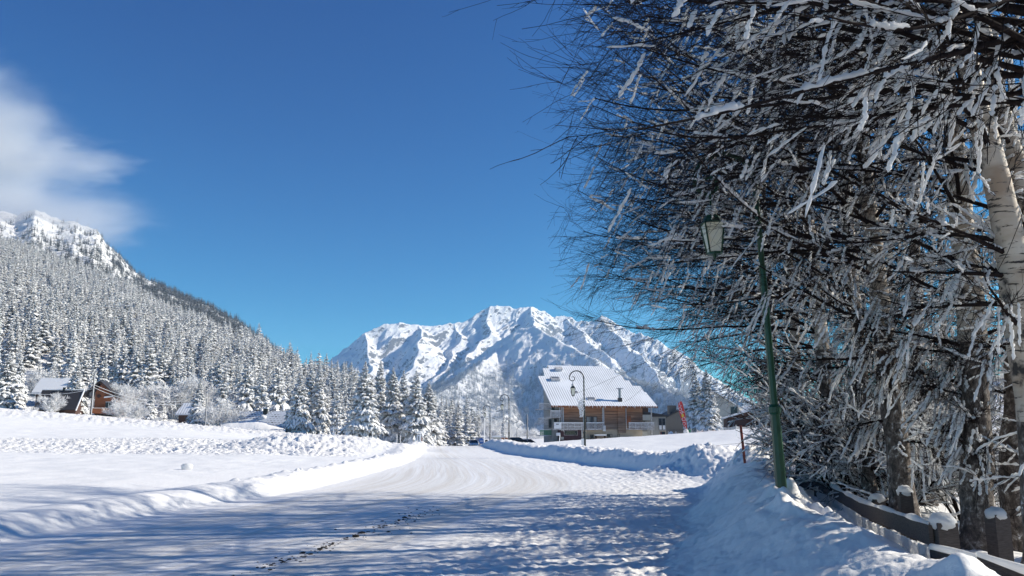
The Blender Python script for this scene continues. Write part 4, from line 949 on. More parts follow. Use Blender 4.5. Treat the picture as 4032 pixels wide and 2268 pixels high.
# --- left side
c0 = place(367, 1640, 131); ch = empty("orange_chalet", (c0[0], c0[1], c0[2] - .5), .25, "tall orange wooden chalet with a steep dark roof, between spruces on the left", "house")
G().prism([(0, 0, .9), (3.3, 0, .9), (3.3, 0, 3.6), (.9, 0, 6.2), (0, 0, 4.6)], (0, 6, 0)).build("wall", M['orangewood'], ch)
G().box(.1, 3.0, .4, 5.5, -.3, .88).build("cellar_wall", M['black'], ch)
G().slab((-2.0, -1.0, 3.7), (.75, -1.0, 6.35), (.75, 6.6, 6.35), (-2.0, 6.6, 3.7), (0, 0, .16)).build("roof", M['roofdark'], ch)
G().slab((.751, -1.0, 6.35), (3.75, -1.0, 3.55), (3.75, 6.6, 3.55), (.751, 6.6, 6.35), (0, 0, .16)).build("roof", M['roofdark'], ch)
G().slab((.751, -1.03, 6.2), (3.7, -1.03, 3.45), (3.7, -1.03, 3.3), (.751, -1.03, 6.0), (0, -.05, 0)).build("bargeboard", M['darkwood'], ch)
b = G().box(.0, 3.3, -.95, -.01, 1.0, 1.1).build("balcony", M['orangewood'], ch); G().box(0, 3.3, -.98, -.92, 1.101, 1.85).build("railing", M['orangewood'], b); G().box(.0, 3.3, -1.0, -.9, 1.853, 1.93).build("snow_strip", M['roofsnow'], b)
w = G().box(1.7, 2.7, -.05, -.003, 1.95, 2.9).build("window", M['glass'], ch); G().box(2.18, 2.22, -.08, -.053, 1.95, 2.9).box(1.7, 2.7, -.08, -.053, 2.9, 2.98).build("frame", M['white'], w)
G().slab((1.5, -.6, 3.55), (2.9, -.6, 3.75), (2.9, -.02, 3.85), (1.5, -.02, 3.65), (0, 0, .25)).build("snowy_awning", M['roofsnow'], ch)
G().tube([(.55, -.12, 3.9), (.55, -.004, 3.9)], .3, 14).build("round_plaque", M['darkwood'], ch)
# dark-roofed hut
c0 = place(131, 1614, 124); dh = empty("dark_hut", (c0[0], c0[1], c0[2] - 1.0), 0.12, "hut with a long dark metal roof and pale bargeboard, behind the round frosted shrub", "cabin")
G().prism([(6.15, .2, 0), (6.15, 4.4, 0), (6.15, 2.3, 4.0)], (-6.1, 0, 0)).build("wall", M['shedwood'], dh)
G().slab((0, -.15, 1.0), (6.4, -.15, 1.0), (6.4, 2.3, 4.15), (0, 2.3, 4.15), (0, 0, .12)).build("roof", M['roofdark'], dh); G().slab((0, 2.301, 4.15), (6.4, 2.301, 4.15), (6.4, 5, .9), (0, 5, .9), (0, 0, .12)).build("roof", M['roofdark'], dh)
G().slab((6.402, -.25, .9), (6.402, 0, .9), (6.402, 2.4, 4.2), (6.402, 2.15, 4.3), (.12, 0, 0)).build("bargeboard", M['white'], dh)
G().tube([(0, 2.3, 4.33), (6.5, 2.3, 4.33)], .1, 6).build("ridge_snow", M['roofsnow'], dh)
for x in (3.2,): G().box(x, x + .3, 2.1, 2.5, 4.2, 4.7).build("chimney", M['black'], dh)
# snow covered chalet behind it
c0 = place(132, 1545, 146); sc = empty("snow_roofed_chalet", (c0[0], c0[1], c0[2] - 2.2), 0.05, "chalet buried under a smooth thick white roof, behind the dark-roofed hut", "house")
G().box(.2, 5.3, .6, 5, 0, 2.2).build("wall", M['darkwood'], sc)
G().slab((-.3, -.2, 1.9), (5.6, -.2, 1.9), (5.1, 3.2, 4.75), (-.6, 3.2, 4.75), (0, 0, .35)).slab((-.6, 3.201, 4.75), (5.1, 3.201, 4.75), (5.5, 6, 2.4), (-.3, 6, 2.4), (0, 0, .35)).build("roof", M['roofsnow'], sc)
G().tube([(-.5, 0, 2.2), (-.1, 2.9, 4.7)], .09, 6).build("bargeboard", M['darkwood'], sc)
k_ = G().box(5.3, 6.8, 1.6, 2.8, 1.5, 4.0).build("chimney", M['roofdark'], sc); G().box(5.2, 6.9, 1.5, 2.9, 4.003, 4.2).build("snow_cap", M['roofsnow'], k_)
# little dark cabin
c0 = place(701, 1668, 133); dc = empty("dark_cabin", (c0[0], c0[1], c0[2] - .4), 0.05, "little dark-walled cabin with a pale corrugated roof, half hidden by a spruce", "cabin")
G().box(0, 3.2, 0, 3.5, 0, 2.0).build("wall", M['darkwood'], dc)
G().slab((-.45, -.45, 1.95), (3.5, -.45, 1.95), (3.5, 1.8, 3.85), (.1, 1.8, 3.85), (0, 0, .12)).build("roof", M['ribroof'], dc); G().slab((.1, 1.801, 3.85), (3.5, 1.801, 3.85), (3.5, 4, 2.0), (-.4, 4, 2.0), (0, 0, .12)).build("roof", M['ribroof'], dc)
G().box(-.45, 3.5, -.52, -.46, 1.82, 1.98).build("gutter", M['white'], dc); G().tube([(-.1, -.08, .1), (-.1, -.08, 1.9)], .05, 6).build("drainpipe", M['metal'], dc)
G().box(2.5, 2.8, .9, 1.2, 2.9, 4.0).build("chimney", M['metal'], dc)
w = G().box(1.1, 1.9, -.04, -.003, .75, 1.5).build("window", M['glass'], dc); G().box(1.0, 2.0, -.12, -.045, .66, .74).build("sill", M['rail'], w)
# slate-roofed long house half buried in a drift
c0 = place(866, 1690, 127); sr_ = empty("slate_roofed_house", (c0[0], c0[1], c0[2] - .6), -0.03, "low house whose snow-speckled slate roof reaches the drift, left of the big spruces", "house")
G().slab((0, -.4, .2), (2.9, -.4, .2), (2.9, 1.4, 2.15), (-.1, 1.4, 2.15), (0, 0, .14)).build("roof", M['shingle'], sr_)
G().slab((1.7, -.1, .8), (10.7, -.6, .0), (10.3, 2.6, 3.45), (2.1, 2.6, 3.45), (0, 0, .14)).build("roof", M['shingle'], sr_)
G().slab((2.1, 2.601, 3.45), (10.3, 2.601, 3.45), (10.7, 6, .3), (1.7, 6, .3), (0, 0, .14)).build("roof", M['roofsnow'], sr_)
G().prism([(2.0, .4, 0), (2.0, 5, 0), (2.0, 2.6, 3.3)], (8.1, 0, 0)).build("wall", M['darkwood'], sr_); G().box(.2, 2.0, 1.2, 3, 0, 2.1).build("wall", M['darkwood'], sr_)
k_ = G().box(6.2, 6.85, 2.0, 2.6, 3.0, 3.95).build("chimney", M['black'], sr_); G().box(6.1, 6.95, 1.9, 2.7, 3.953, 4.15).build("snow_cap", M['roofsnow'], k_)
G().lump((6.4, 1.6, 2.35), .8, (.9, .5, .7), 4).build("snow_patch", M['roofsnow'], sr_, True)
dd = place(990, 1703, 122)
g = G(); R_ = random.Random(4)
xs_ = np.linspace(0, 1, 40); vs3 = []
for j in range(9):
    for i, xx in enumerate(xs_):
        px = 868 + 260 * xx; top = np.interp(px, [868, 900, 1000, 1040, 1085, 1128], [1668, 1660, 1655, 1662, 1682, 1702]); pb = P(px, 1706, 119.5); pt = P(px, top, 125.5)
        t = j / 8; q = pb * (1 - t) + pt * t; q[2] += .5 * math.sin(math.pi * t) - (1 if j == 0 else 0) + .06 * R_.random(); vs3.append(q)
fs3 = [(j * 40 + i, j * 40 + i + 1, (j + 1) * 40 + i + 1, (j + 1) * 40 + i) for j in range(8) for i in range(39)]
g.add(vs3, fs3); tag(g.build("snow_drift", M['snow'], smooth=True), kind='structure')

# ------------------------------------------------------------------ street lamps
def lamp_geo(pole_mat, garland=False):
    H = 4.95; r = .43; t = empty("street_lamp", (0, 0, 0))
    G().tube([(0, 0, -.5), (0, 0, .5), (0, 0, 1.3), (0, 0, 1.32), (0, 0, 3.3)], [.075, .072, .062, .05, .046], 8).build("pole", pole_mat, t)
    G().tube([(0, 0, 1.26), (0, 0, 1.29), (0, 0, 1.36), (0, 0, 1.4)], [.06, .085, .085, .05], 10).build("pole_collar", pole_mat, t)
    zc = H - r; pts = [(0, 0, 3.3), (0, 0, 3.9), (0, 0, zc)]
    for a in np.linspace(0.15, math.pi, 14): pts.append((-r + r * math.cos(a), 0, zc + r * math.sin(a)))
    cxs = -2 * r + .2
    for a in np.linspace(math.pi + .3, 2.75 * math.pi, 16):
        f = (a - math.pi) / (1.75 * math.pi); q = .2 * (1 - f * .7); pts.append((cxs + q * math.cos(a), 0, zc + q * math.sin(a)))
    G().tube(pts, np.concatenate([np.full(6, .04), np.linspace(.038, .016, len(pts) - 6)]), 8).build("scroll_arm", pole_mat, t, True)
    lx, lz = cxs + .01, zc - .82
    L_ = G().tube([(lx, 0, lz + .50), (lx, 0, lz + .37), (lx, 0, lz + .33), (lx, 0, lz + .26), (lx, 0, lz + .22)], [.02, .05, .10, .13, .175], 8)
    L_.tube([(lx, 0, lz - .22), (lx, 0, lz - .19)], .10, 8).tube([(lx, 0, lz + .5), (lx, 0, lz + .65)], .016, 6).tube([(lx, 0, lz - .30), (lx, 0, lz - .22)], [.012, .035], 6)
    for k in range(4):
        a = math.pi / 4 + k * math.pi / 2; L_.tube([(lx + .115 * math.cos(a), .115 * math.sin(a), lz - .2), (lx + .185 * math.cos(a), .185 * math.sin(a), lz + .22)], .012, 4)
    la = L_.build("lantern", pole_mat, t)
    q = []
    for zz, w in ((lz - .185, .075), (lz + .215, .125)): q += [(lx - w, -w, zz), (lx + w, -w, zz), (lx + w, w, zz), (lx - w, w, zz)]
    G().add(q, [(0, 1, 5, 4), (1, 2, 6, 5), (2, 3, 7, 6), (3, 0, 4, 7), (0, 3, 2, 1), (4, 5, 6, 7)]).build("lantern_glass", M['glassy'], la)
    G().lump((lx, 0, lz + .40), .085, (1, 1, 1.2), 3, 6).build("snow_cap", M['rime'], la, True)
    return t
def garland(t, x, z, seed):
    R = random.Random(seed); g = G()
    for k in range(7):
        a = [(x + .25 * math.sin(k * 1.3 + s * 1.1) * (1 - .08 * s) + R.uniform(-.04, .04), .02 * k - .06, z + .55 - s * .13 + R.uniform(-.03, .03)) for s in range(9)]; g.tube(a, .028, 5)
    g.build("snowy_decoration", M['rime'], t)
lamp = lamp_geo(M['black'])
glamp = lamp_geo(M['green'])
l1 = glamp; l1.location = (3.56, 10.45, .58); l1.rotation_euler = (0, -.026, 0); tag(l1, "nearest street lamp, its green pole rising through the birch branches on the bank", "street lamp", "scroll-armed street lamps along the road")
tag(lamp, "black scroll-armed street lamp in front of the wooden inn", "street lamp", "scroll-armed street lamps along the road")
p = P(2303, 1755, 46); lamp.location = (float(p[0]), 46, .12)
l3 = copy_tree(lamp, (float(P(2004, 1740, 75)[0]), 75, -.02), label="scroll-armed street lamp between the wooden panels and the black cars")
l4 = copy_tree(lamp, (float(P(1929, 1740, 99)[0]), 99, -.35), label="farthest scroll-armed street lamp, left of the small kiosk")
garland(lamp, -.16, 2.75, 1); garland(l3, .1, 3.0, 2); garland(l4, .05, 3.0, 3)
G().tube([(-.13, -.16, 1.95), (-.13, .16, 1.95)], .001, 4).build("bracket", M['metal'], lamp)
g = G(); R8 = [(-.16 + 0 * k, .33 * math.cos(k * .2618), 1.32 + .33 * math.sin(k * .2618)) for k in range(24)]; g.prism(R8, (.03, 0, 0)); g.build("road_sign", M['metal'], lamp)
G().box(-.2, -.06, -.12, .12, .62, .98).build("sign_plate", M['white'], lamp)

# modern double street lights
def arm_light(px, ytop, ybase, d, arms, label, mat):
    b = P(px, ybase, d); z0 = float(b[2]); H = float(P(px, ytop, d)[2]) - z0; t = empty("road_light", (b[0], d, z0 - .6), 0, label, "road light", "tall curved-arm road lights beyond the road end")
    G().tube([(0, 0, 0), (0, 0, H + .6)], [.09, .06], 8).build("pole", mat, t)
    for s, ln, up in arms:
        pts = [(s * ln * q, 0, H + .55 + up * (1 - (1 - q) ** 2)) for q in np.linspace(0, 1, 7)]; G().tube(pts, .045, 6).build("arm", mat, t)
        G().rbox((s * (ln + .3), 0, H + .55 + up), (.75, .25, .12), ry=-s * .3).build("lamp_head", M['metal'], t)
arm_light(1907, 1645, 1740, 112, [(-1, 1.7, 1.25), (1, 1.7, 1.0)], "curved-arm road light right of the bushy spruces, above the white car", M['rime'])
arm_light(1985, 1668, 1742, 150, [(-1, 1.9, 1.1), (1, 2.1, .3)], "curved-arm road light behind the second scroll lamp", M['rime'])
arm_light(2035, 1690, 1738, 190, [(1, 1.9, 1.4)], "small distant road light above the black car", M['metal'])

# poles and wires
def upole(px, yt, yb, d, label, r=.13):
    b = P(px, yb, d); zt = float(P(px, yt, d)[2]); z0 = float(b[2]); t = empty("utility_pole", (b[0], d, z0 - .8), 0, label, "pole")
    G().tube([(0, 0, 0), (0, 0, zt - z0 + .8)], [r, r * .7], 8).build("post", M['fencewood'], t); G().tube([(r * .72, -.04, .9), (r * .6, -.04, zt - z0 + .8)], r * .55, 6).build("rime_strip", M['rime'], t); return np.array([float(b[0]), d, zt])
pa = upole(356, 1474, 1642, 121, "wooden utility pole with rime in front of the orange chalet", .15)
pb_ = upole(806, 1568, 1692, 117, "thin pale pole left of the big frosted shrub", .1)
upole(2076, 1632, 1736, 150, "bare utility pole in the valley left of the inn", .11)
def wire(a, b, sag, label, r=.025):
    pts = [tuple(np.array(a) * (1 - t) + np.array(b) * t - np.array([0, 0, sag * 4 * t * (1 - t)])) for t in np.linspace(0, 1, 17)]
    o = G().tube(pts, r, 5).build("power_line", M['rime']); tag(o, label, "cable", "snow-crusted power lines")
wire(pa + [0, 0, -1.6], P(722, 1580, 127), .9, "upper snow-crusted line from the pole down to the little dark cabin", .035)
wire(pa + [0, 0, -2.0], P(735, 1588, 126), 1.1, "lower snow-crusted line from the pole to the little dark cabin", .035)
wire(pa + [0, 0, -.4], P(-150, 1462, 130), .4, "thin line from the pole across the snow-covered roof to the left", .015)
wire(pa + [0, 0, -2.2], P(110, 1548, 122), .5, "snow-crusted line above the dark-roofed hut's ridge", .03)
wire(P(1765, 1679, 112), P(1905, 1681, 112), .05, "thin line in front of the bushy spruces left of the road light", .015)

# ------------------------------------------------------------------ cars
def car(name, label, paint, loc, rz):
    t = empty(name, loc, rz, label, "car", "cars parked at the road end")
    prof = [(-2.0, .32), (2.02, .28), (2.08, .55), (2.0, .74), (1.15, .92), (.9, .95), (-1.75, .98), (-2.02, .85), (-2.08, .5)]
    G().prism([(x, -.84, z) for x, z in prof], (0, 1.68, 0)).build("body", paint, t, bevel=.07)
    def loft(a, b):  # lower and upper outline of the cabin
        q = [(x, y, z) for x, y, z in a] + [(x, y, z) for x, y, z in b]; return q
    lo = [(-1.8, -.78, .95), (1.1, -.78, .92), (1.1, .78, .92), (-1.8, .78, .95)]; hi = [(-1.35, -.60, 1.46), (.25, -.62, 1.47), (.25, .62, 1.47), (-1.35, .60, 1.46)]
    G().add(loft(lo, hi), [(0, 1, 5, 4), (1, 2, 6, 5), (2, 3, 7, 6), (3, 0, 4, 7), (4, 5, 6, 7)]).build("cabin_glass", M['glass'], t)
    G().add([(-1.42, -.62, 1.44), (.30, -.64, 1.45), (.30, .64, 1.45), (-1.42, .62, 1.44), (-1.3, -.52, 1.50), (.15, -.54, 1.51), (.15, .54, 1.51), (-1.3, .52, 1.50)], [(0, 3, 2, 1), (0, 1, 5, 4), (1, 2, 6, 5), (2, 3, 7, 6), (3, 0, 4, 7), (4, 5, 6, 7)]).build("car_roof", paint, t)
    for s in (-1, 1):
        G().tube([(1.1, s * .79, .93), (.27, s * .63, 1.46)], .035, 5).tube([(-.4, s * .79, .95), (-.45, s * .63, 1.46)], .035, 5).tube([(-1.8, s * .78, .95), (-1.35, s * .61, 1.46)], .04, 5).build("pillar", paint, t)
        for x in (-1.28, 1.3):
            w = G().tube([(x, s * .70, .32), (x, s * .88, .32)], .32, 16).build("wheel", M['tyre'], t); G().tube([(x, s * .885, .32), (x, s * .90, .32)], .19, 12).build("rim", M['metal'], w)
        G().rbox((1.99, s * .58, .66), (.16, .36, .14)).build("headlight", M['white'], t); G().rbox((-2.03, s * .62, .78), (.1, .28, .2)).build("tail_light", M['red'], t)
        G().rbox((.85, s * .93, 1.0), (.12, .2, .13)).build("wing_mirror", paint, t)
    G().rbox((2.09, 0, .42), (.03, 1.0, .14)).build("grille", M['black'], t); G().rbox((2.115, 0, .56), (.02, .5, .1)).build("number_plate", M['white'], t)
    return t
c_ = place(1864, 1763, 147); car("silver_car", "silver car facing the camera at the end of the road", M['carpaint'], (c_[0], c_[1], c_[2]), -1.45)
c_ = place(2036, 1757, 140); car("black_car", "black car of which only the roof shows above the snow bank", M['carblack'], (c_[0] + .2, c_[1], c_[2] + .05), .1)
c_ = place(2084, 1760, 146); car("grey_car", "low grey car roof right of the black car behind the snow bank", M['carpaint'], (c_[0], c_[1], c_[2] - .05), .05)
c_ = place(1905, 1762, 156); car("dark_blue_car", "dark car half hidden behind the blue round sign", M['carblack'], (c_[0], c_[1], c_[2]), -1.6)

# ------------------------------------------------------------------ small roadside things
def pos(px, py, d, sink=.3): p = P(px, py, d); return (float(p[0]), d, float(p[2]) - sink)
t = empty("direction_sign", pos(1896, 1758, 125), 0, "blue round road sign on a post right of the silver car", "road sign"); G().tube([(0, 0, -.4), (0, 0, 1.2)], .03, 6).build("post", M['metal'], t)
g = G().prism([(.42 * math.cos(k * .2618), -.05, 1.15 + .42 * math.sin(k * .2618)) for k in range(24)], (0, .02, 0)); dsk = g.build("disc", M['bluesign'], t); G().rbox((0, -.065, 1.15), (.5, .02, .1)).build("arrow", M['white'], dsk)
t = empty("panel_sign", pos(1886, 1735, 160, 1.4), 0, "pale panel sign with grey lines above the silver car", "sign"); G().box(-.75, .75, 0, .06, 1.2, 2.1).build("panel", M['lightgrey'], t)
for x in (-.6, .6): G().tube([(x, .1, -1), (x, .1, 2.0)], .04, 6).build("post", M['metal'], t)
for k in range(3): G().box(-.65, .65, -.02, -.004, 1.35 + k * .25, 1.45 + k * .25).build("text_line", M['bluesign'], t)
t = empty("kiosk", pos(1956, 1748, 118, .5), 0, "small grey kiosk with a snowy flat roof beside the farthest scroll lamp", "kiosk")
G().box(-.55, .55, 0, 1.2, 0, 1.5).build("wall", M['lightgrey'], t); G().box(-.65, .62, -.3, 1.3, 1.503, 1.72).build("roof", M['roofsnow'], t); G().box(-.42, .42, -.03, -.003, .95, 1.2).build("hatch", M['glass'], t)
t = empty("notice_board", pos(1986, 1752, 82, .3), 0, "reddish-brown wooden panels on white posts beside the black street lamp", "notice board")
for x in (-.35, .05): G().box(x, x + .32, 0, .06, .35, 1.05).build("panel", M['orangewood'], t)
for x in (-.42, 0.0, .42): p_ = G().box(x - .04, x + .03, .07, .14, -.3, 1.15).build("post", M['rail'], t); G().lump((x, .1, 1.2), .07, (1, 1, 1), 2, 5).build("snow_cap", M['rime'], p_, True)
t = empty("street_name_sign", pos(1646, 1748, 78, .3), 0, "black road-name board with white lettering high on thin posts before the spruces", "sign")
zb = float(P(1643, 1684, 78)[2]) - t.location[2]; bd = G().box(-.52, .36, 0, .03, zb - .13, zb + .14).build("board", M['black'], t)
text("Col de la Morte", .115, M['white'], bd, (-.08, -.004, zb + .05), xs=.95); text("altitude 1368 m", .09, M['white'], bd, (-.08, -.004, zb - .07))
for x in (-.18, .34): G().tube([(x, .05, -.2), (x, .05, zb)], .018, 5).build("post", M['black'], t)
t = empty("parking_meter", pos(1648, 1745, 74, .0), 0, "white ticket pillar with a dark slot under the black road-name board", "ticket machine")
zz = float(P(1648, 1735, 74)[2]) - t.location[2]; G().box(-.19, .19, 0, .25, zz + .0, zz + .55).build("pillar", M['white'], t); G().box(-.03, .03, -.012, -.002, zz + .05, zz + .42).build("slot", M['black'], t); G().lump((.05, .1, zz + .75), .25, (1.3, .8, .6), 8).build("snow_cap", M['rime'], t, True); G().box(-.1, .1, .05, .2, -.5, zz).build("foot", M['metal'], t)
t = empty("recycling_box", pos(1651, 1756, 72, .25), 0, "small white box with a rounded roof below the ticket pillar", "box"); G().prism([(-.21, 0, 0), (.21, 0, 0), (.21, 0, .6), (.1, 0, .7), (-.1, 0, .7), (-.21, 0, .6)], (0, .4, 0)).build("body", M['white'], t); G().box(-.03, .10, -.012, -.002, .35, .48).build("logo", M['black'], t)
t = empty("signpost", pos(1312, 1728, 57, .3), 0, "white signpost with two arrow arms on the ploughed snow heap", "signpost"); G().tube([(0, 0, -.3), (0, 0, 1.15)], .03, 6).build("post", M['white'], t); G().box(-.2, -.01, -.03, -.01, .98, 1.08).build("arm", M['white'], t); G().box(.01, .2, -.03, -.01, 1.0, 1.1).build("arm", M['white'], t); G().box(-.08, .08, -.05, -.035, .45, .75).build("plate", M['white'], t)
t = empty("small_sign", pos(1357, 1742, 60, .3), 0, "little framed white sign on a black post right of the signpost", "sign"); G().tube([(0, 0, -.3), (0, 0, 1.0)], .018, 6).build("post", M['black'], t); f_ = G().box(-.1, .1, -.03, -.01, 1.0, 1.14).build("plate", M['white'], t); G().box(-.06, .06, -.036, -.031, 1.04, 1.10).build("mark", M['black'], f_)
for i, (px, yt, yb, d, lb) in enumerate([(1466,1700,1748,68,"white snow stake at the log barrier's joint"),(1563,1708,1758,62,"tall white snow stake left of the road-name board"),(1577,1714,1747,72,"shorter white snow stake beside the tall one"),(1636,1723,1752,72,"short white stake left of the ticket pillar"),(1661,1722,1752,73,"red and white stake right of the ticket pillar"),
    (2199,1712,1764,57,"leaning white stake on the snow left of the inn's lamp"),(2529,1716,1737,80,"thin stake on the field before the inn's right end"),(2898,1683,1724,62,"thin grey stake on the field before the netting"),(1001,1676,1705,118,"thin white stake in the drift before the slate roof"),(1100,1690,1707,119,"short stake at the right end of the drift")]):
    b = P(px, yb, d); tp = P(px + (6 if "leaning" in lb else 0), yt, d); o = G().tube([b - [0, 0, .4], tp], .03, 6).build("snow_stake", M['rustred'] if "red" in lb else M['rime']); tag(o, lb, "stake")
# log barrier
t = empty("log_barrier", pos(1455, 1752, 66, .3), 0, "low barrier of pale and dark logs in the snow below the big spruces", "barrier")
o_ = np.array(t.location)
for a, b_, r, m in [((1383,1731,66),(1468,1737,66),.05,'fencewood'),((1386,1739,66),(1450,1741,66),.045,'fencewood'),((1466,1738,65),(1532,1748,62),.09,'beige')]: G().tube([P(*a) - o_, P(*b_) - o_], r, 7).build("log", M[m], t)
for px in (1395, 1440, 1500): q = P(px, 1745, 65.5) - o_; G().tube([q - [0, 0, .5], q + [0, 0, .25]], .05, 6).build("post", M['fencewood'], t)
# red pole
b = P(2936, 1812, 19); tp = P(2916, 1675, 19); o = G().tube([b - [0, 0, .4], tp], .032, 8); e = o.build("red_pole", M['rustred']); tag(e, "rust-red snow pole leaning on the plough heap left of the green lamp pole", "snow pole")
b = P(2993, 1815, 20.5); tp = P(3008, 1716, 20.5); e = G().tube([b - [0, 0, .4], tp], .02, 8).build("snow_stake", M['metal']); tag(e, "thin grey stake between the red pole and the green lamp pole", "stake")
# red flag
fo = P(2706, 1716, 100); t = empty("feather_flag", (fo[0], 100, fo[2]), 0, "red feather flag with white letters beside the tall pair of spruces", "flag")
def fp(px, py, dy=0): q = P(px, py, 100); return (float(q[0] - fo[0]), dy, float(q[2] - fo[2]))
G().tube([fp(2709, 1722), fp(2707, 1695), fp(2704, 1660), fp(2697, 1620), fp(2688, 1588), fp(2683, 1579)], .035, 6).build("mast", M['metal'], t)
out_ = [fp(*q) for q in [(2706,1696),(2698,1693),(2694,1680),(2686,1658),(2679,1640),(2673,1615),(2671,1600),(2671,1588),(2676,1582),(2683,1579),(2688,1588),(2697,1620),(2704,1660)]]
fl = G().prism(out_, (0, .02, 0)).build("sail", M['flag'], t)
for s, px, py, sz, rot in [("1",2676,1590,.5,0),("7",2679,1601,.45,.3),("O",2678,1612,.62,0),("IA",2686,1624,.55,-.6),("CJ",2692,1651,.6,-.5),("C",2694,1667,.62,2.6),("P",2697,1683,.55,3.0)]:
    x, y, z = fp(px, py); text(s, sz, M['white'], fl, (x, -.012, z), (math.pi / 2, rot, 0))
x, y, z = fp(2688, 1636); G().prism([(x + .16 * math.cos(a), -.02, z + .24 * math.sin(a)) for a in np.linspace(0, 5.9, 10)], (0, .012, 0)).build("yellow_spot", M['yellow'], fl)
G().lump(fp(2702, 1702), .42, (.8, .8, 1), 6).build("snowy_foot", M['rime'], t, True)
# green notice, red cone, snow hoop, snowy netting
t = empty("green_notice", pos(2718, 1705, 98, .2), 0, "small green notice on a post right of the red flag", "sign"); G().tube([(0, .03, -.3), (0, .03, .5)], .03, 6).build("post", M['metal'], t); G().box(-.2, .2, -.02, .02, .3, .62).build("plate", M['greensign'], t)
t = empty("traffic_cone", pos(2604, 1718, 128, .1), 0, "orange-red traffic cone at the annex door", "cone"); G().tube([(0, 0, 0), (0, 0, .75)], [.2, .04], 10).build("cone", M['red'], t); G().box(-.22, .22, -.22, .22, -.05, .03).build("foot", M['red'], t)
t = empty("snow_slab", pos(2645, 1719, 110, .1), 0, "rounded slab of snow standing on the field left of the red flag", "snow block"); G().prism([(-.45, 0, 0), (.45, 0, 0), (.15, 0, .75), (-.1, 0, .85), (-.3, 0, .6)], (0, .4, 0)).build("slab", M['roofsnow'], t, bevel=.06)
def netting(name, label, pts, h, sag, mat, dz=0.0):
    a0 = np.array(pts[0], float); t = empty(name, a0, 0, label, "netting"); q = [np.array(p, float) - a0 for p in pts]
    for p_ in q: G().tube([p_ - [0, 0, .5], p_ + [0, 0, h + .25]], .03, 6).build("post", M['rime'], t)
    for a, b in zip(q[:-1], q[1:]):
        g = G(); L_ = np.linalg.norm(b - a); n = int(L_ / .16)
        def f(s, v): return a + (b - a) * s + np.array([0, 0, dz + h * v - sag * 4 * s * (1 - s)])
        for k in range(6): g.tube([f(s, k / 5) for s in np.linspace(0, 1, 8)], .022, 4)
        for k in range(1, n): g.tube([f(k / n, 0), f(k / n, 1)], .018, 4)
        g.build("net", mat, t)
netting("safety_netting", "sagging snow-crusted safety netting in front of the brown shed", [P(2838, 1702, 84), P(2899, 1699, 84), P(2955, 1698, 85), P(3020, 1694, 86)], .45, .12, M['rime'], .1)
netting("safety_netting", "reddish snow-crusted netting at the foot of the spruce pair", [P(2722, 1712, 96), P(2745, 1713, 96), P(2768, 1713, 97), P(2790, 1712, 97), P(2816, 1710, 98)], .5, .15, M['net'], .1)
netting("safety_netting", "low reddish netting between the annex and the red flag", [P(2632, 1716, 108), P(2662, 1716, 108), P(2695, 1716, 108)], .4, .1, M['net'], .0)
# lump of snow on the field
p = P(735, 1868, 27); o = G().lump((0, 0, .1), .16, (1.25, 1, .8), 12, 9, .14).build("snow_lump", M['rime'], smooth=True); o.location = (p[0], 27, gz(p[0], 27) - .02); tag(o, "lone lump of snow on the smooth field left of the road", "snow lump")

# ------------------------------------------------------------------ the board fence on the right bank
fence = empty("board_fence", (4.5, 10.5, 0), 0, "dark board fence with snow caps running along the birches on the bank", "fence")
FO = np.array([4.5, 10.5, 0])
def board(a, b, h, th=.035, seed=0):
    a = P(*a) - FO; b = P(*b) - FO; g = G(); n = 14; R = random.Random(seed); dv = b - a; dv[2] = 0; nn = np.array([-dv[1], dv[0], 0]); nn /= np.linalg.norm(nn)
    vs = []
    for i in range(n + 1):
        q = a + (b - a) * i / n; w = R.uniform(-.006, .006)
        for s, zz in ((-1, 0), (1, 0), (1, -h), (-1, -h)): vs.append(q + nn * th / 2 * s + np.array([0, 0, zz + w]))
    fs = [(i * 4 + j, i * 4 + (j + 1) % 4, i * 4 + 4 + (j + 1) % 4, i * 4 + 4 + j) for i in range(n) for j in range(4)] + [(3, 2, 1, 0), (n * 4, n * 4 + 1, n * 4 + 2, n * 4 + 3)]
    g.add(vs, fs); o = g.build("rail", M['fencewood'], fence)
    L_ = np.linalg.norm(b - a); K = max(10, int(L_ / .07)); t_ = np.linspace(0, 1, K); c = (a[None] + (b - a)[None] * t_[:, None]); rr = np.array([.02 + .03 * max(0, .5 + 1.1 * float(perlin(np.array([s * L_ * 1.3]), np.array([seed + .5]), 8)[0])) for s in t_])
    c[:, 2] += rr * .45
    V_, F_ = tubes(c[None], (rr * .9)[None], 8); npmesh("snow_strip", V_, F_, M['rime'], o, smooth=True); return o
board((2975,1798,22),(3100,1868,17.2), .16, seed=1); board((3098,1872,17.0),(3265,1907,13.6), .17, seed=2)
board((3262,1908,13.5),(3392,1977,10.4), .17, seed=3); board((3390,1976,10.4),(3663,2066,7.0), .175, seed=4)
board((3668,2160,6.9),(3860,2205,6.2), .16, seed=5); board((3855,2190,6.2),(4340,2365,4.9), .17, seed=6)
for i, (px, yt, d, w) in enumerate([(2985,1780,22.2,.15),(3040,1786,20,.14),(3108,1862,17.3,.15),(3222,1878,14.6,.15),(3303,1896,13.0,.15),(3452,1964,9.9,.15),(3562,1936,9.4,.14),(3712,2056,7.0,.17),(3922,2024,7.4,.145),(4330,2130,5.2,.15)]):
    q = P(px, yt, d); zg = gz(q[0], d); a_ = rnd.uniform(-.4, .4); q = q - FO
    post = G().rbox((q[0], q[1], (q[2] + zg - .4) / 2), (w, w, q[2] - zg + .4), rz=a_, ry=rnd.uniform(-.03, .03)).build("post", M['fencewood'], fence)
    G().lump((q[0], q[1], q[2] + .0), w * .62, (1.05, 1.05, .5 + .45 * rnd.random()), 40 + i, 9, .10).build("snow_cap", M['rime'], post, True)
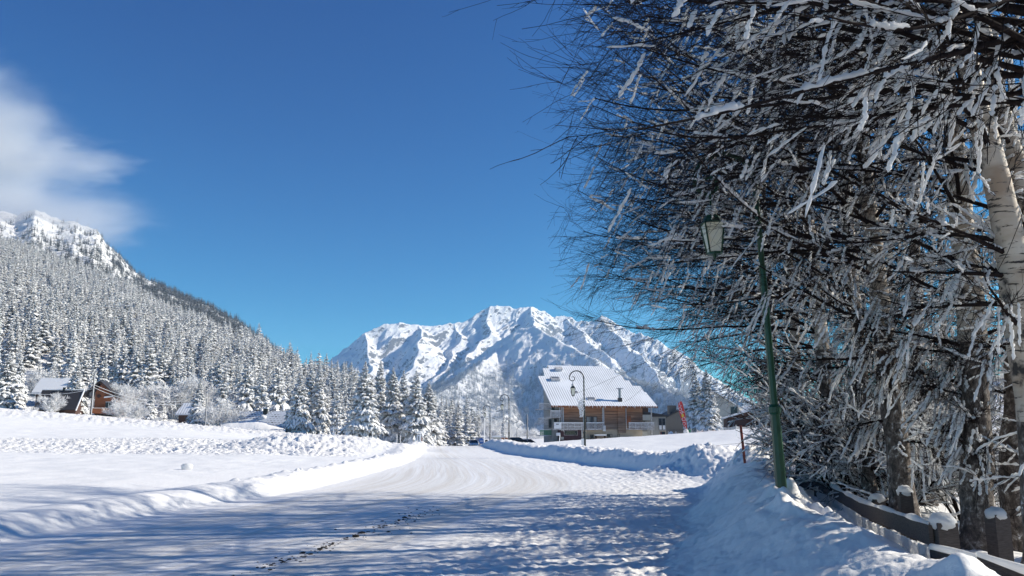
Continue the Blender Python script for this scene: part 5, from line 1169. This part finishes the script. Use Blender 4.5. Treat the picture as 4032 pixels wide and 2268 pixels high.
# wire mesh crusted with snow under the two middle boards
def mesh_panel(a, b, drop, depth):
    a = P(*a) - FO; b = P(*b) - FO; L_ = np.linalg.norm(b - a); r = np.random.default_rng(3); nb = NB()
    n = int(L_ / .045); s = (np.arange(n) + .5) / n
    for sh in (.5, -.5):
        K = 11; t_ = np.linspace(0, 1, K); zig = np.where(np.arange(K) % 2 == 0, .5, -.5) * sh * .045
        base = a + (b - a) * s[:, None]; dirv = (b - a) / L_
        pt = base[:, None] + dirv[None, None] * zig[None, :, None]; pt[..., 2] -= drop + depth * t_[None]
        rad = .0045 + np.clip(r.normal(.004, .008, (n, K)), 0, .02); nb.add(*tubes(pt, rad, 4))
    nb.build("wire_mesh", M['rime'], fence)
mesh_panel((3268,1910,13.5),(3392,1978,10.4), .19, .45); mesh_panel((3392,1979,10.4),(3663,2069,7.0), .2, .5); mesh_panel((2980,1800,22),(3060,1845,18.7), .16, .4); mesh_panel((3110,1876,17.0),(3262,1908,13.6), .17, .4)
# wire fence in the garden behind
wf = empty("wire_fence", (14, 24, 0), 0, "thin snow-dusted wire fence across the garden behind the birches", "fence"); WO = np.array([14., 24., 0])
xs_ = [(3480, 26), (3640, 26), (3800, 26), (3960, 25), (4120, 24)]; tp = []
for px, d in xs_:
    x = (px - 2016) / FPX * d; z = gz(x, d); G().tube([np.array([x, d, z - .3]) - WO, np.array([x, d, z + 1.15]) - WO], .03, 6).build("post", M['metal'], wf); tp.append(np.array([x, d, z]))
for a, b in zip(tp[:-1], tp[1:]):
    g = G()
    for k in range(7): g.tube([a - WO + [0, 0, .12 + .16 * k], b - WO + [0, 0, .12 + .16 * k]], .006, 4)
    for k in range(1, 9): q = a + (b - a) * k / 9 - WO; g.tube([q + [0, 0, .12], q + [0, 0, 1.08]], .005, 4)
    g.build("wire_panel", M['rime'], wf)
# grit on the road
r = np.random.default_rng(12); gp = []
for (px, py, sp_, n) in [(1640,2012,26,70),(1600,2025,30,90),(1520,2050,34,90),(1450,2075,34,60),(1330,2108,30,45),(1275,2130,16,40),(1190,2160,40,60),(1100,2185,50,40),(1700,1995,40,30),(1000,2210,60,30)]:
    for k in range(int(n * .55)):
        x = px + r.normal(0, sp_ * 1.5); y = py + r.normal(0, 1) * abs(r.normal(0, 12)) - (x - px) * .28; d = 1.65 * 3028 / max(60, y - 1690); q = P(x, y, d); s = abs(r.normal(0, .007)) + .003
        if r.random() < .02: s *= 3
        gp.append((q[0], d, s))
g = G()
for i, (x, y, s) in enumerate(gp): g.lump((x, y, gz(x, y) + s * .3), s, (1.6, 1, .6), i, 4, .3)
tag(g.build("road_grit", M['grit']), "streak of dark grit and clods on the packed snow road", "grit", kind='stuff')
# ------------------------------------------------------------------ birches and hazels on the right
def knob(n, K, r, lo, hi):
    """uneven snow radius along a twig"""
    x = np.arange(K)[None] * 1.25 + r.uniform(0, 99, n)[:, None]
    return lo + (hi - lo) * np.clip(.5 + .9 * perlin(x, r.uniform(0, 99, n)[:, None] + 0 * x, 7), 0.05, 1)
def snow_tubes(par, r, lo, hi, taper=True, S=5, off=.5, K2=None):
    n, K, _ = par.shape; m = K2 or (K * 2 - 1); t = np.linspace(0, K - 1, m); k = np.minimum(t.astype(int), K - 2); f = (t - k)[None, :, None]
    p = par[:, k] * (1 - f) + par[:, k + 1] * f; rad = knob(n, m, r, lo, hi)
    e = np.ones(m); e[0] = .35; e[-1] = .25
    rad = rad * e[None]; p = p.copy(); p[..., 2] += rad * off; w_ = r.normal(0, lo * .7, p.shape); p[:, 1:-1] += (w_[:, :-2] + w_[:, 1:-1] + w_[:, 2:]) / 2
    return tubes(p, rad, S)
def cut(par, t0, t1, K2=7):
    """piece t0..t1 of each polyline"""
    n, K, _ = par.shape; t = (t0[:, None] + (t1 - t0)[:, None] * np.linspace(0, 1, K2)[None]) * (K - 1); k = np.minimum(t.astype(int), K - 2); f = (t - k)[..., None]; i = np.arange(n)[:, None]
    return par[i, k] * (1 - f) + par[i, k + 1] * f
def birch(seed, name, label, stem, rads, n1=26, h0=1.3, l1=(1.8, 3.6), left=.7, n2=9, n3=7, n4=4, snow=1.0, group="snow-crusted birches behind the board fence", bark='birch', tiprad=.0026, az0=math.pi, azs=.8, cat="birch tree", xcap=.35):
    n2 += 2; n3 += 1; n1 = int(n1 * 1.2); n4 = min(n4, 2); r = np.random.default_rng(seed); stem = np.array(stem, float); base = stem[0].copy(); t = empty(name, base, 0, label, cat, group)
    # trunk
    K = 26; s = np.linspace(0, 1, K); d = np.concatenate([[0], np.cumsum(np.linalg.norm(np.diff(stem, axis=0), axis=1))]); d /= d[-1]
    tr = np.stack([np.interp(s, d, stem[:, i]) for i in range(3)], -1)
    k5 = np.ones(5) / 5; tr = np.stack([np.convolve(np.pad(tr[:, i], 2, 'edge'), k5, 'valid') for i in range(3)], -1)
    tr[1:-1] += np.cumsum(r.normal(0, .012, (K - 2, 3)), axis=0) * np.array([1, 1, 0]); rad = np.interp(s, np.linspace(0, 1, len(rads)), rads); rad[0] *= 1.5; rad[1] *= 1.2
    V_, F_ = tubes((tr - base)[None], (rad * (1 + r.normal(0, .03, K)))[None], 14); tk = npmesh("trunk", V_, F_, [M[bark], M['barkrough']], t, smooth=True, midx=(np.arange(len(F_)) // 14 < K * (.33 if seed > 2 else .22)).astype(int))
    H = tr[-1, 2]
    hs = np.sort(h0 + (H * .97 - h0) * (np.arange(n1) + r.random(n1)) / n1); hs = hs[r.random(len(hs)) < .5 + .5 * sstep(1.4, 3.4, hs)]; n1 = len(hs)
    pos = np.stack([np.interp(hs, tr[:, 2], tr[:, i]) for i in range(3)], -1); rr = np.interp(hs, tr[:, 2], rad)
    az = np.where(r.random(n1) < left, r.normal(az0, azs, n1), r.uniform(0, 6.28, n1)); el = r.normal(.42, .22, n1)
    dr = np.stack([np.cos(az) * np.cos(el), np.sin(az) * np.cos(el), np.sin(el)], -1)
    ln = r.uniform(*l1, n1) * (1 + .35 * np.clip(-np.cos(az), 0, 1) * sstep(2.6, 4.0, hs)) * (.18 + .82 * sstep(1.8, 4.4, hs)) * (1 - .30 * np.clip((hs - h0) / (H - h0), 0, 1) ** 1.6)
    ln = np.where(dr[:, 0] < -.2, np.minimum(ln, np.maximum(.3, (pos[:, 0] - xcap - .075 * pos[:, 1]) / np.maximum(.3, -dr[:, 0]) * r.uniform(.8, 1.02, n1))), ln)
    p1 = grow(pos, dr, ln, 16, .062, .035, .075, r=r)
    rp = np.clip(rr * .30, .008, .030); g1 = np.interp(np.linspace(0, 1, 16), [0, .4, 1], [1, .55, .14]); nb = NB().add(*tubes(p1 - base, rp[:, None] * g1[None] + .0014, 5))
    s2, d2, i2, t2 = children(p1, n2, .10, .99, (.22, .75), r, (0, 0, .02)); L2 = ln[i2] * (.16 + .34 * (1.05 - t2)) * r.uniform(.6, 1.25, len(s2))
    p2 = grow(s2, d2, L2, 10, .045, .05, .075, r=r); nb.add(*tubes(p2 - base, (.0062 * (1.1 - t2))[:, None] * np.linspace(1, .35, 10)[None] + .0016, 3))
    nb.build("branches", M['twig'], t)
    # short shoots straight off the stem
    ns = 46; hz2 = r.uniform(.5, min(5.5, H * .8), ns); ps = np.stack([np.interp(hz2, tr[:, 2], tr[:, i]) for i in range(3)], -1); ds = r.normal(0, 1, (ns, 3)); ds[:, 2] = r.uniform(-.3, .9, ns)
    sh = grow(ps, ds, r.uniform(.25, 1.0, ns), 8, .07, .09, .05, r=r)
    # fine twigs: most sweep on with the branch, some hang
    s3, d3, i3, t3 = children(p2, n3, .1, 1.0, (.22, .7), r, (0, 0, -.03)); L3 = L2[i3] * r.uniform(.25, .7, len(s3)) + .10; hang = r.random(len(s3)) < .24
    d3 = np.where(hang[:, None], d3 * .35 + np.array([-.22, 0, -.9]), d3); L3 = np.where(hang, r.uniform(.22, .75, len(s3)), L3)
    p3 = grow(s3, d3, L3, 8, .035, .06, .06, r=r); nb = NB().add(*tubes(p3 - base, tiprad * np.linspace(1.15, .65, 8)[None] * np.ones((len(p3), 1)), 3))
    if n4:
        sel = r.random(len(p3)) < .8; q3 = p3[sel]; s4, d4, _, _ = children(q3, n4, .15, 1, (.3, .8), r, (0, 0, -.03)); p4 = grow(s4, d4, r.uniform(.08, .28, len(s4)), 5, .03, .08, .04, r=r); nb.add(*tubes(p4 - base, tiprad * .72 * np.linspace(1, .6, 5)[None] * np.ones((len(p4), 1)), 3))
    c5, e5, _, _ = children(sh, 4, .2, 1, (.3, .9), r); sh2 = grow(c5, e5, r.uniform(.12, .45, len(c5)), 6, .05, .09, r=r); nb.add(*tubes(sh - base, .0042 * np.linspace(1.2, .5, 8)[None] * np.ones((ns, 1)), 3)); nb.add(*tubes(sh2 - base, .0026 * np.ones((len(sh2), 6)), 3))
    nb.build("twigs", M['twig'], t)
    # snow: crusts along the hanging twigs, patches on the others, thick near the stem, sparse at the tips
    tt3 = t2[i3]; near = 1 - sstep(.2, .9, tt3); nb = NB()
    q = p3[hang & (r.random(len(p3)) < snow * (.09 + .52 * near))]
    if len(q): nb.add(*snow_tubes(cut(q, r.uniform(0, .3, len(q)), r.uniform(.6, 1.0, len(q)), 11) - base, r, .006, .021, S=6))
    q = p3[~hang & (r.random(len(p3)) < snow * (.01 + .26 * near))]
    if len(q): t0 = r.uniform(0, .5, len(q)); nb.add(*snow_tubes(cut(q, t0, t0 + r.uniform(.2, .5, len(q)), 6) - base, r, .005, .017, S=5))
    pk = r.random(len(p2)) < snow * (.04 + .55 * (1 - sstep(.2, .85, t2))); q = p2[pk]
    if len(q):
        for a in range(2): t0 = r.uniform(0, .7, len(q)); nb.add(*snow_tubes(cut(q, t0, t0 + r.uniform(.10, .3, len(q)), 7) - base, r, .006, .022, S=5))
    nb.add(*snow_tubes(cut(sh, r.uniform(0, .4, ns), r.uniform(.6, 1, ns), 10) - base, r, .006, .020, S=5)); q = sh2[r.random(len(sh2)) < .5]; nb.add(*snow_tubes(q - base, r, .005, .015, S=5))
    for a in range(int(3 * snow) + 1):
        t0 = r.uniform(0, .85, len(p1)); nb.add(*snow_tubes(cut(p1, t0, t0 + r.uniform(.04, .13, len(p1)), 7) - base, r, .010, .030, S=6, off=.8))
    nb.build("clinging_snow", M['rime'], t); return t
def B(px, d): return (px - 2016) / FPX * d * 1.012
def st(*q):
    """stem through measured pixels at its distance"""
    return [tuple(float(c) for c in P(a, b, d)) for a, b, d in q]
def ground_first(s):
    x, y, z = s[0]; s[0] = (x, y, gz(x, y) - .2); return s
TW = 'birch tree'
birch(1, "birch_tree", "nearest leaning birch with broad cream bark, crossing the top right of the photo", ground_first(st((4120,2100,7.6),(4075,1400,7.5),(3975,900,7.5),(3870,500,7.5),(3755,60,7.5),(3690,-180,7.6))), [.19,.17,.15,.125,.10,.05], 26, 1.6, (1.6, 3.0), .6, 8, 6, 3, 1.0)
birch(2, "birch_tree", "tan leaning birch right behind the nearest one, at the upper right edge", ground_first(st((4250,2100,8.3),(4180,1500,8.3),(4080,900,8.3),(3985,450,8.3),(3900,60,8.3),(3850,-150,8.3))), [.16,.15,.13,.11,.09,.05], 12, 1.8, (1.4, 2.4), .6, 6, 5, 1, .9)
birch(3, "birch_tree", "rough-barked birch standing upright between the two largest fence posts", ground_first(st((3835,2060,8.9),(3822,1700,8.9),(3812,1450,8.9),(3790,1000,8.9),(3765,500,9),(3740,0,9))), [.19,.165,.15,.13,.09,.04], 32, 1.0, (2.0, 4.4), .75, 9, 7, 3, 1.1)
birch(4, "birch_tree", "birch stem just right of the upright one by the largest posts", ground_first(st((3975,2050,9.2),(3970,1700,9.2),(3990,1400,9.3),(3935,1000,9.3),(3905,500,9.4),(3880,0,9.4))), [.14,.12,.105,.09,.06,.03], 16, 1.0, (1.4, 2.6), .7, 7, 6, 1, 1.0)
birch(5, "birch_tree", "dark rough birch rising left of the squared post with a snow cap", ground_first(st((3560,1960,10.4),(3525,1700,10.4),(3500,1450,10.4),(3455,1000,10.4),(3420,500,10.5),(3395,0,10.5))), [.17,.15,.13,.11,.08,.04], 36, .9, (2.4, 5.0), .8, 10, 7, 3, 1.0)
birch(6, "birch_tree", "slim pale birch behind the kinked fence board", ground_first(st((3425,1930,12.2),(3395,1600,12.2),(3380,1200,12.2),(3330,600,12.3),(3290,0,12.4))), [.11,.10,.085,.06,.03], 32, 1.0, (2.2, 4.8), .8, 9, 7, 3, .9)
birch(7, "birch_tree", "light-barked birch showing through the twigs right of the green lamp pole", ground_first(st((3290,1880,14.6),(3250,1500,14.6),(3215,1000,14.6),(3175,550,14.7),(3160,380,14.8))), [.15,.14,.12,.10,.05], 38, 1.2, (2.8, 5.6), .85, 10, 7, 3, .75)
birch(8, "birch_tree", "birch farther back, hidden behind the green lamp pole's twigs", ground_first(st((3160,1840,17.5),(3130,1400,17.5),(3095,900,17.5),(3078,720,17.6))), [.13,.12,.10,.05], 36, 1.3, (2.6, 4.8), .85, 10, 7, 3, .55)
birch(9, "birch_tree", "farthest birch of the row, just right of the red pole", ground_first(st((3075,1810,20.5),(3050,1400,20.5),(3020,900,20.5),(3000,600,20.5))), [.11,.10,.07,.03], 32, 1.3, (2.0, 3.6), .8, 10, 7, 2, .5)
birch(10, "birch_tree", "birch in the second row, seen between the middle stems", ground_first(st((3640,1880,14.5),(3620,1400,14.5),(3600,900,14.5),(3585,350,14.6))), [.13,.12,.10,.04], 20, 1.2, (2.0, 3.6), .7, 8, 6, 1, .9)
birch(14, "birch_tree", "branching birch at the right edge beside the wire fence", ground_first(st((4060,1850,11.5),(4010,1500,11.5),(4030,1200,11.5),(4020,700,11.6),(3990,100,11.6))), [.12,.11,.09,.06,.03], 14, 1.0, (1.3, 2.4), .5, 7, 5, 1, 1.0)
birch(18, "birch_tree", "slender birch of the second row right of the light-barked one", ground_first(st((3390,1830,16.5),(3370,1300,16.5),(3350,700,16.5))), [.09,.07,.03], 26, 1.2, (1.8, 3.4), .7, 9, 7, 1, .7)
birch(19, "birch_tree", "slender birch of the second row right of the dark rough one", ground_first(st((3720,1800,17.5),(3710,1300,17.5),(3700,700,17.5))), [.09,.07,.03], 24, 1.2, (1.8, 3.2), .7, 9, 7, 1, .7)
birch(20, "birch_tree", "thin birch far back between the middle stems", ground_first(st((3520,1790,20),(3510,1300,20),(3500,700,20))), [.08,.07,.04], 26, 1.2, (2.0, 3.4), .7, 9, 7, 1, .6)
# the tree beside the photographer, whose twigs hang into the top of the view
birch(11, "birch_tree", "birch beside the viewpoint whose snow-crusted twigs hang into the top edge", [(4.75, 4.9, .1), (4.7, 5.0, 2.2), (4.5, 5.2, 4.5), (4.35, 5.4, 6.8)], [.17,.15,.12,.05], 40, 3.7, (2.2, 4.3), .85, 9, 6, 3, 1.0, az0=math.radians(165), azs=.45, xcap=-.15)
for k, (x, y, s) in enumerate([(4.6, 1.2, 12), (4.9, -2.4, 13), (5.2, -6.0, 15)]):
    birch(s, "birch_tree", ["birch of the row just behind the viewpoint", "second birch of the row behind the viewpoint", "third birch of the row behind the viewpoint", "birch of the second row to the right", "birch of the second row farther along"][k], [(x, y, 0), (x - .1, y, 3), (x - .3, y + .1, 6), (x - .4, y + .1, 7.5)], [.16,.13,.09,.04], 26, 1.6, (1.8, 3.4), .7, 8, 6, 0, .6)
# hazel-like shrubs under the birches
def hazel(seed, label, px, d, n=22, h=3.2, snow=1.0, spread=.5):
    r = np.random.default_rng(seed); x = B(px, d); z = gz(x, d); base = np.array([x, d, z - .1]); t = empty("bare_shrub", base, 0, label, "shrub", "arching bare shrubs under the birches")
    az = r.uniform(0, 6.28, n); dr = np.stack([np.cos(az) * spread, np.sin(az) * spread, 1.2 + 0 * az], -1); pos = np.stack([np.cos(az) * .12, np.sin(az) * .12, 0 * az], -1); ln = r.uniform(.6, 1.1, n) * h
    p1 = grow(pos, dr, ln, 12, .10, .05, r=r); nb = NB().add(*tubes(p1, r.uniform(.009, .017, n)[:, None] * np.linspace(1, .3, 12)[None], 5))
    s2, d2, i2, t2 = children(p1, 10, .15, .98, (.3, .9), r); p2 = grow(s2, d2, r.uniform(.3, 1.0, len(s2)) * (1.1 - .5 * t2), 7, .06, .08, r=r); nb.add(*tubes(p2, np.linspace(.0055, .0025, 7)[None] * np.ones((len(p2), 1)), 3)); nb.build("branches", M['twig'], t)
    s3, d3, i3, t3 = children(p2, 6, .15, 1, (.3, .9), r); p3 = grow(s3, d3, r.uniform(.12, .4, len(s3)), 5, .05, .1, r=r); NB().add(*tubes(p3, .0026 * np.linspace(1.1, .7, 5)[None] * np.ones((len(p3), 1)), 3)).build("twigs", M['twig'], t)
    nb = NB(); q = p3[r.random(len(p3)) < .3 * snow]; nb.add(*snow_tubes(q, r, .005, .016, S=5)); q = p2[r.random(len(p2)) < .5 * snow]; nb.add(*snow_tubes(cut(q, r.uniform(0, .3, len(q)), r.uniform(.5, 1, len(q)), 9), r, .006, .018, S=5))
    for a in range(4): t0 = r.uniform(0, .8, n); nb.add(*snow_tubes(cut(p1, t0, t0 + r.uniform(.08, .2, n), 7), r, .008, .024, S=6, off=.7))
    nb.build("clinging_snow", M['rime'], t)
for q in [(31, "arching shrub behind the kinked fence board", 3345, 14.4, 24, 2.6), (32, "arching shrub just right of the green lamp pole's foot", 3240, 16, 24, 2.3), (34, "shrub left of the squared snow-capped post", 3470, 12.2, 20, 2.2),
          (39, "dense shrub close behind the first snow-capped posts", 3300, 13.2, 28, 2.4), (40, "dense shrub between the dark rough birch and the slim pale birch", 3440, 13.4, 30, 3.8), (41, "dense low shrub behind the upright birch", 3720, 12.5, 26, 2.6), (42, "shrub behind the light-barked birch", 3290, 18.0, 34, 4.6), (37, "tall shrub filling the gap behind the middle birch stems", 3400, 17.0, 34, 5.0), (38, "tall shrub behind the dark rough birch", 3590, 15.0, 34, 4.8)]:
    hazel(*q)
# ------------------------------------------------------------------ air and cloud
hz_ = G().box(-9000, 9000, -9000, 9000, -11, 1000).build("haze", [])
hm = bpy.data.materials.new("valley_air"); hm.use_nodes = True; t = hm.node_tree; t.nodes.clear()
o_ = t.nodes.new("ShaderNodeOutputMaterial"); v_ = t.nodes.new("ShaderNodeVolumePrincipled"); v_.inputs["Color"].default_value = (0.38, 0.64, 1.0, 1); v_.inputs["Density"].default_value = 5.5e-5; v_.inputs["Anisotropy"].default_value = 0.1
t.links.new(v_.outputs[0], o_.inputs["Volume"]); hz_.data.materials.clear(); hz_.data.materials.append(hm); tag(hz_, kind='stuff')

def cloud(name, label, loc, scale, dens, nscale, thr, seed, edge=1.0):
    g = G().lump((0, 0, 0), 1.0, (1, 1, 1), seed, 12, .06); o = g.build(name, []); o.location = loc; o.scale = scale
    m = bpy.data.materials.new("mist"); m.use_nodes = True; t = m.node_tree; t.nodes.clear(); ot = t.nodes.new("ShaderNodeOutputMaterial"); v = t.nodes.new("ShaderNodeVolumePrincipled")
    v.inputs["Color"].default_value = (0.9, 0.9, 0.92, 1); v.inputs["Anisotropy"].default_value = 0.2
    c = coords(t); n = noise(t, coords(t, nscale), 1.0, 5, 0.55, 0.3)
    ln = N(t, "ShaderNodeVectorMath", operation='LENGTH'); wv = N(t, "ShaderNodeTexNoise"); wv.inputs['Scale'].default_value = 1.6; wv.inputs['Detail'].default_value = 4; t.links.new(c, wv.inputs['Vector']); wa = N(t, "ShaderNodeVectorMath", operation='MULTIPLY_ADD'); t.links.new(wv.outputs['Color'], wa.inputs[0]); wa.inputs[1].default_value = (.9, .9, .9); wa.inputs[2].default_value = (-.45, -.45, -.45); wb = N(t, "ShaderNodeVectorMath", operation='ADD'); t.links.new(c, wb.inputs[0]); t.links.new(wa.outputs[0], wb.inputs[1]); t.links.new(wb.outputs[0], ln.inputs[0])
    fall = N(t, "ShaderNodeMapRange", interpolation_type='SMOOTHSTEP'); fall.inputs[1].default_value = 0.95; fall.inputs[2].default_value = 0.15; t.links.new(ln.outputs["Value"], fall.inputs[0])
    s1 = N(t, "ShaderNodeMath", operation='MULTIPLY_ADD'); t.links.new(fall.outputs[0], s1.inputs[0]); s1.inputs[1].default_value = 0.55; t.links.new(n, s1.inputs[2])
    s2 = N(t, "ShaderNodeMapRange", interpolation_type='SMOOTHSTEP'); s2.inputs[1].default_value = thr; s2.inputs[2].default_value = thr + .38; t.links.new(s1.outputs[0], s2.inputs[0])
    s3 = N(t, "ShaderNodeMath", operation='MULTIPLY'); t.links.new(s2.outputs[0], s3.inputs[0]); t.links.new(fall.outputs[0], s3.inputs[1])
    s4 = N(t, "ShaderNodeMath", operation='MULTIPLY'); t.links.new(s3.outputs[0], s4.inputs[0]); s4.inputs[1].default_value = dens; t.links.new(s4.outputs[0], v.inputs["Density"])
    t.links.new(v.outputs[0], ot.inputs["Volume"]); o.data.materials.clear(); o.data.materials.append(m); return tag(o, label, "cloud", kind='stuff')
def cl(px, py, d): return tuple(float(q) for q in P(px, py, d))
cloud("cloud", "pale cloud bank drifting off the mountain top at the upper left", cl(-200, 560, 2000), (480, 300, 420), .009, (2.0, 2.0, 2.8), .60, 3)
cloud("cloud", "torn tongue of cloud reaching right from the cloud bank", cl(260, 640, 2000), (330, 150, 120), .006, (3.0, 2.4, 5.0), .66, 5)
cloud("mist", "thin veil of mist trailing right along the snowy ridge", cl(150, 850, 1650), (380, 170, 130), .007, (1.7, 1.6, 2.6), .52, 8)
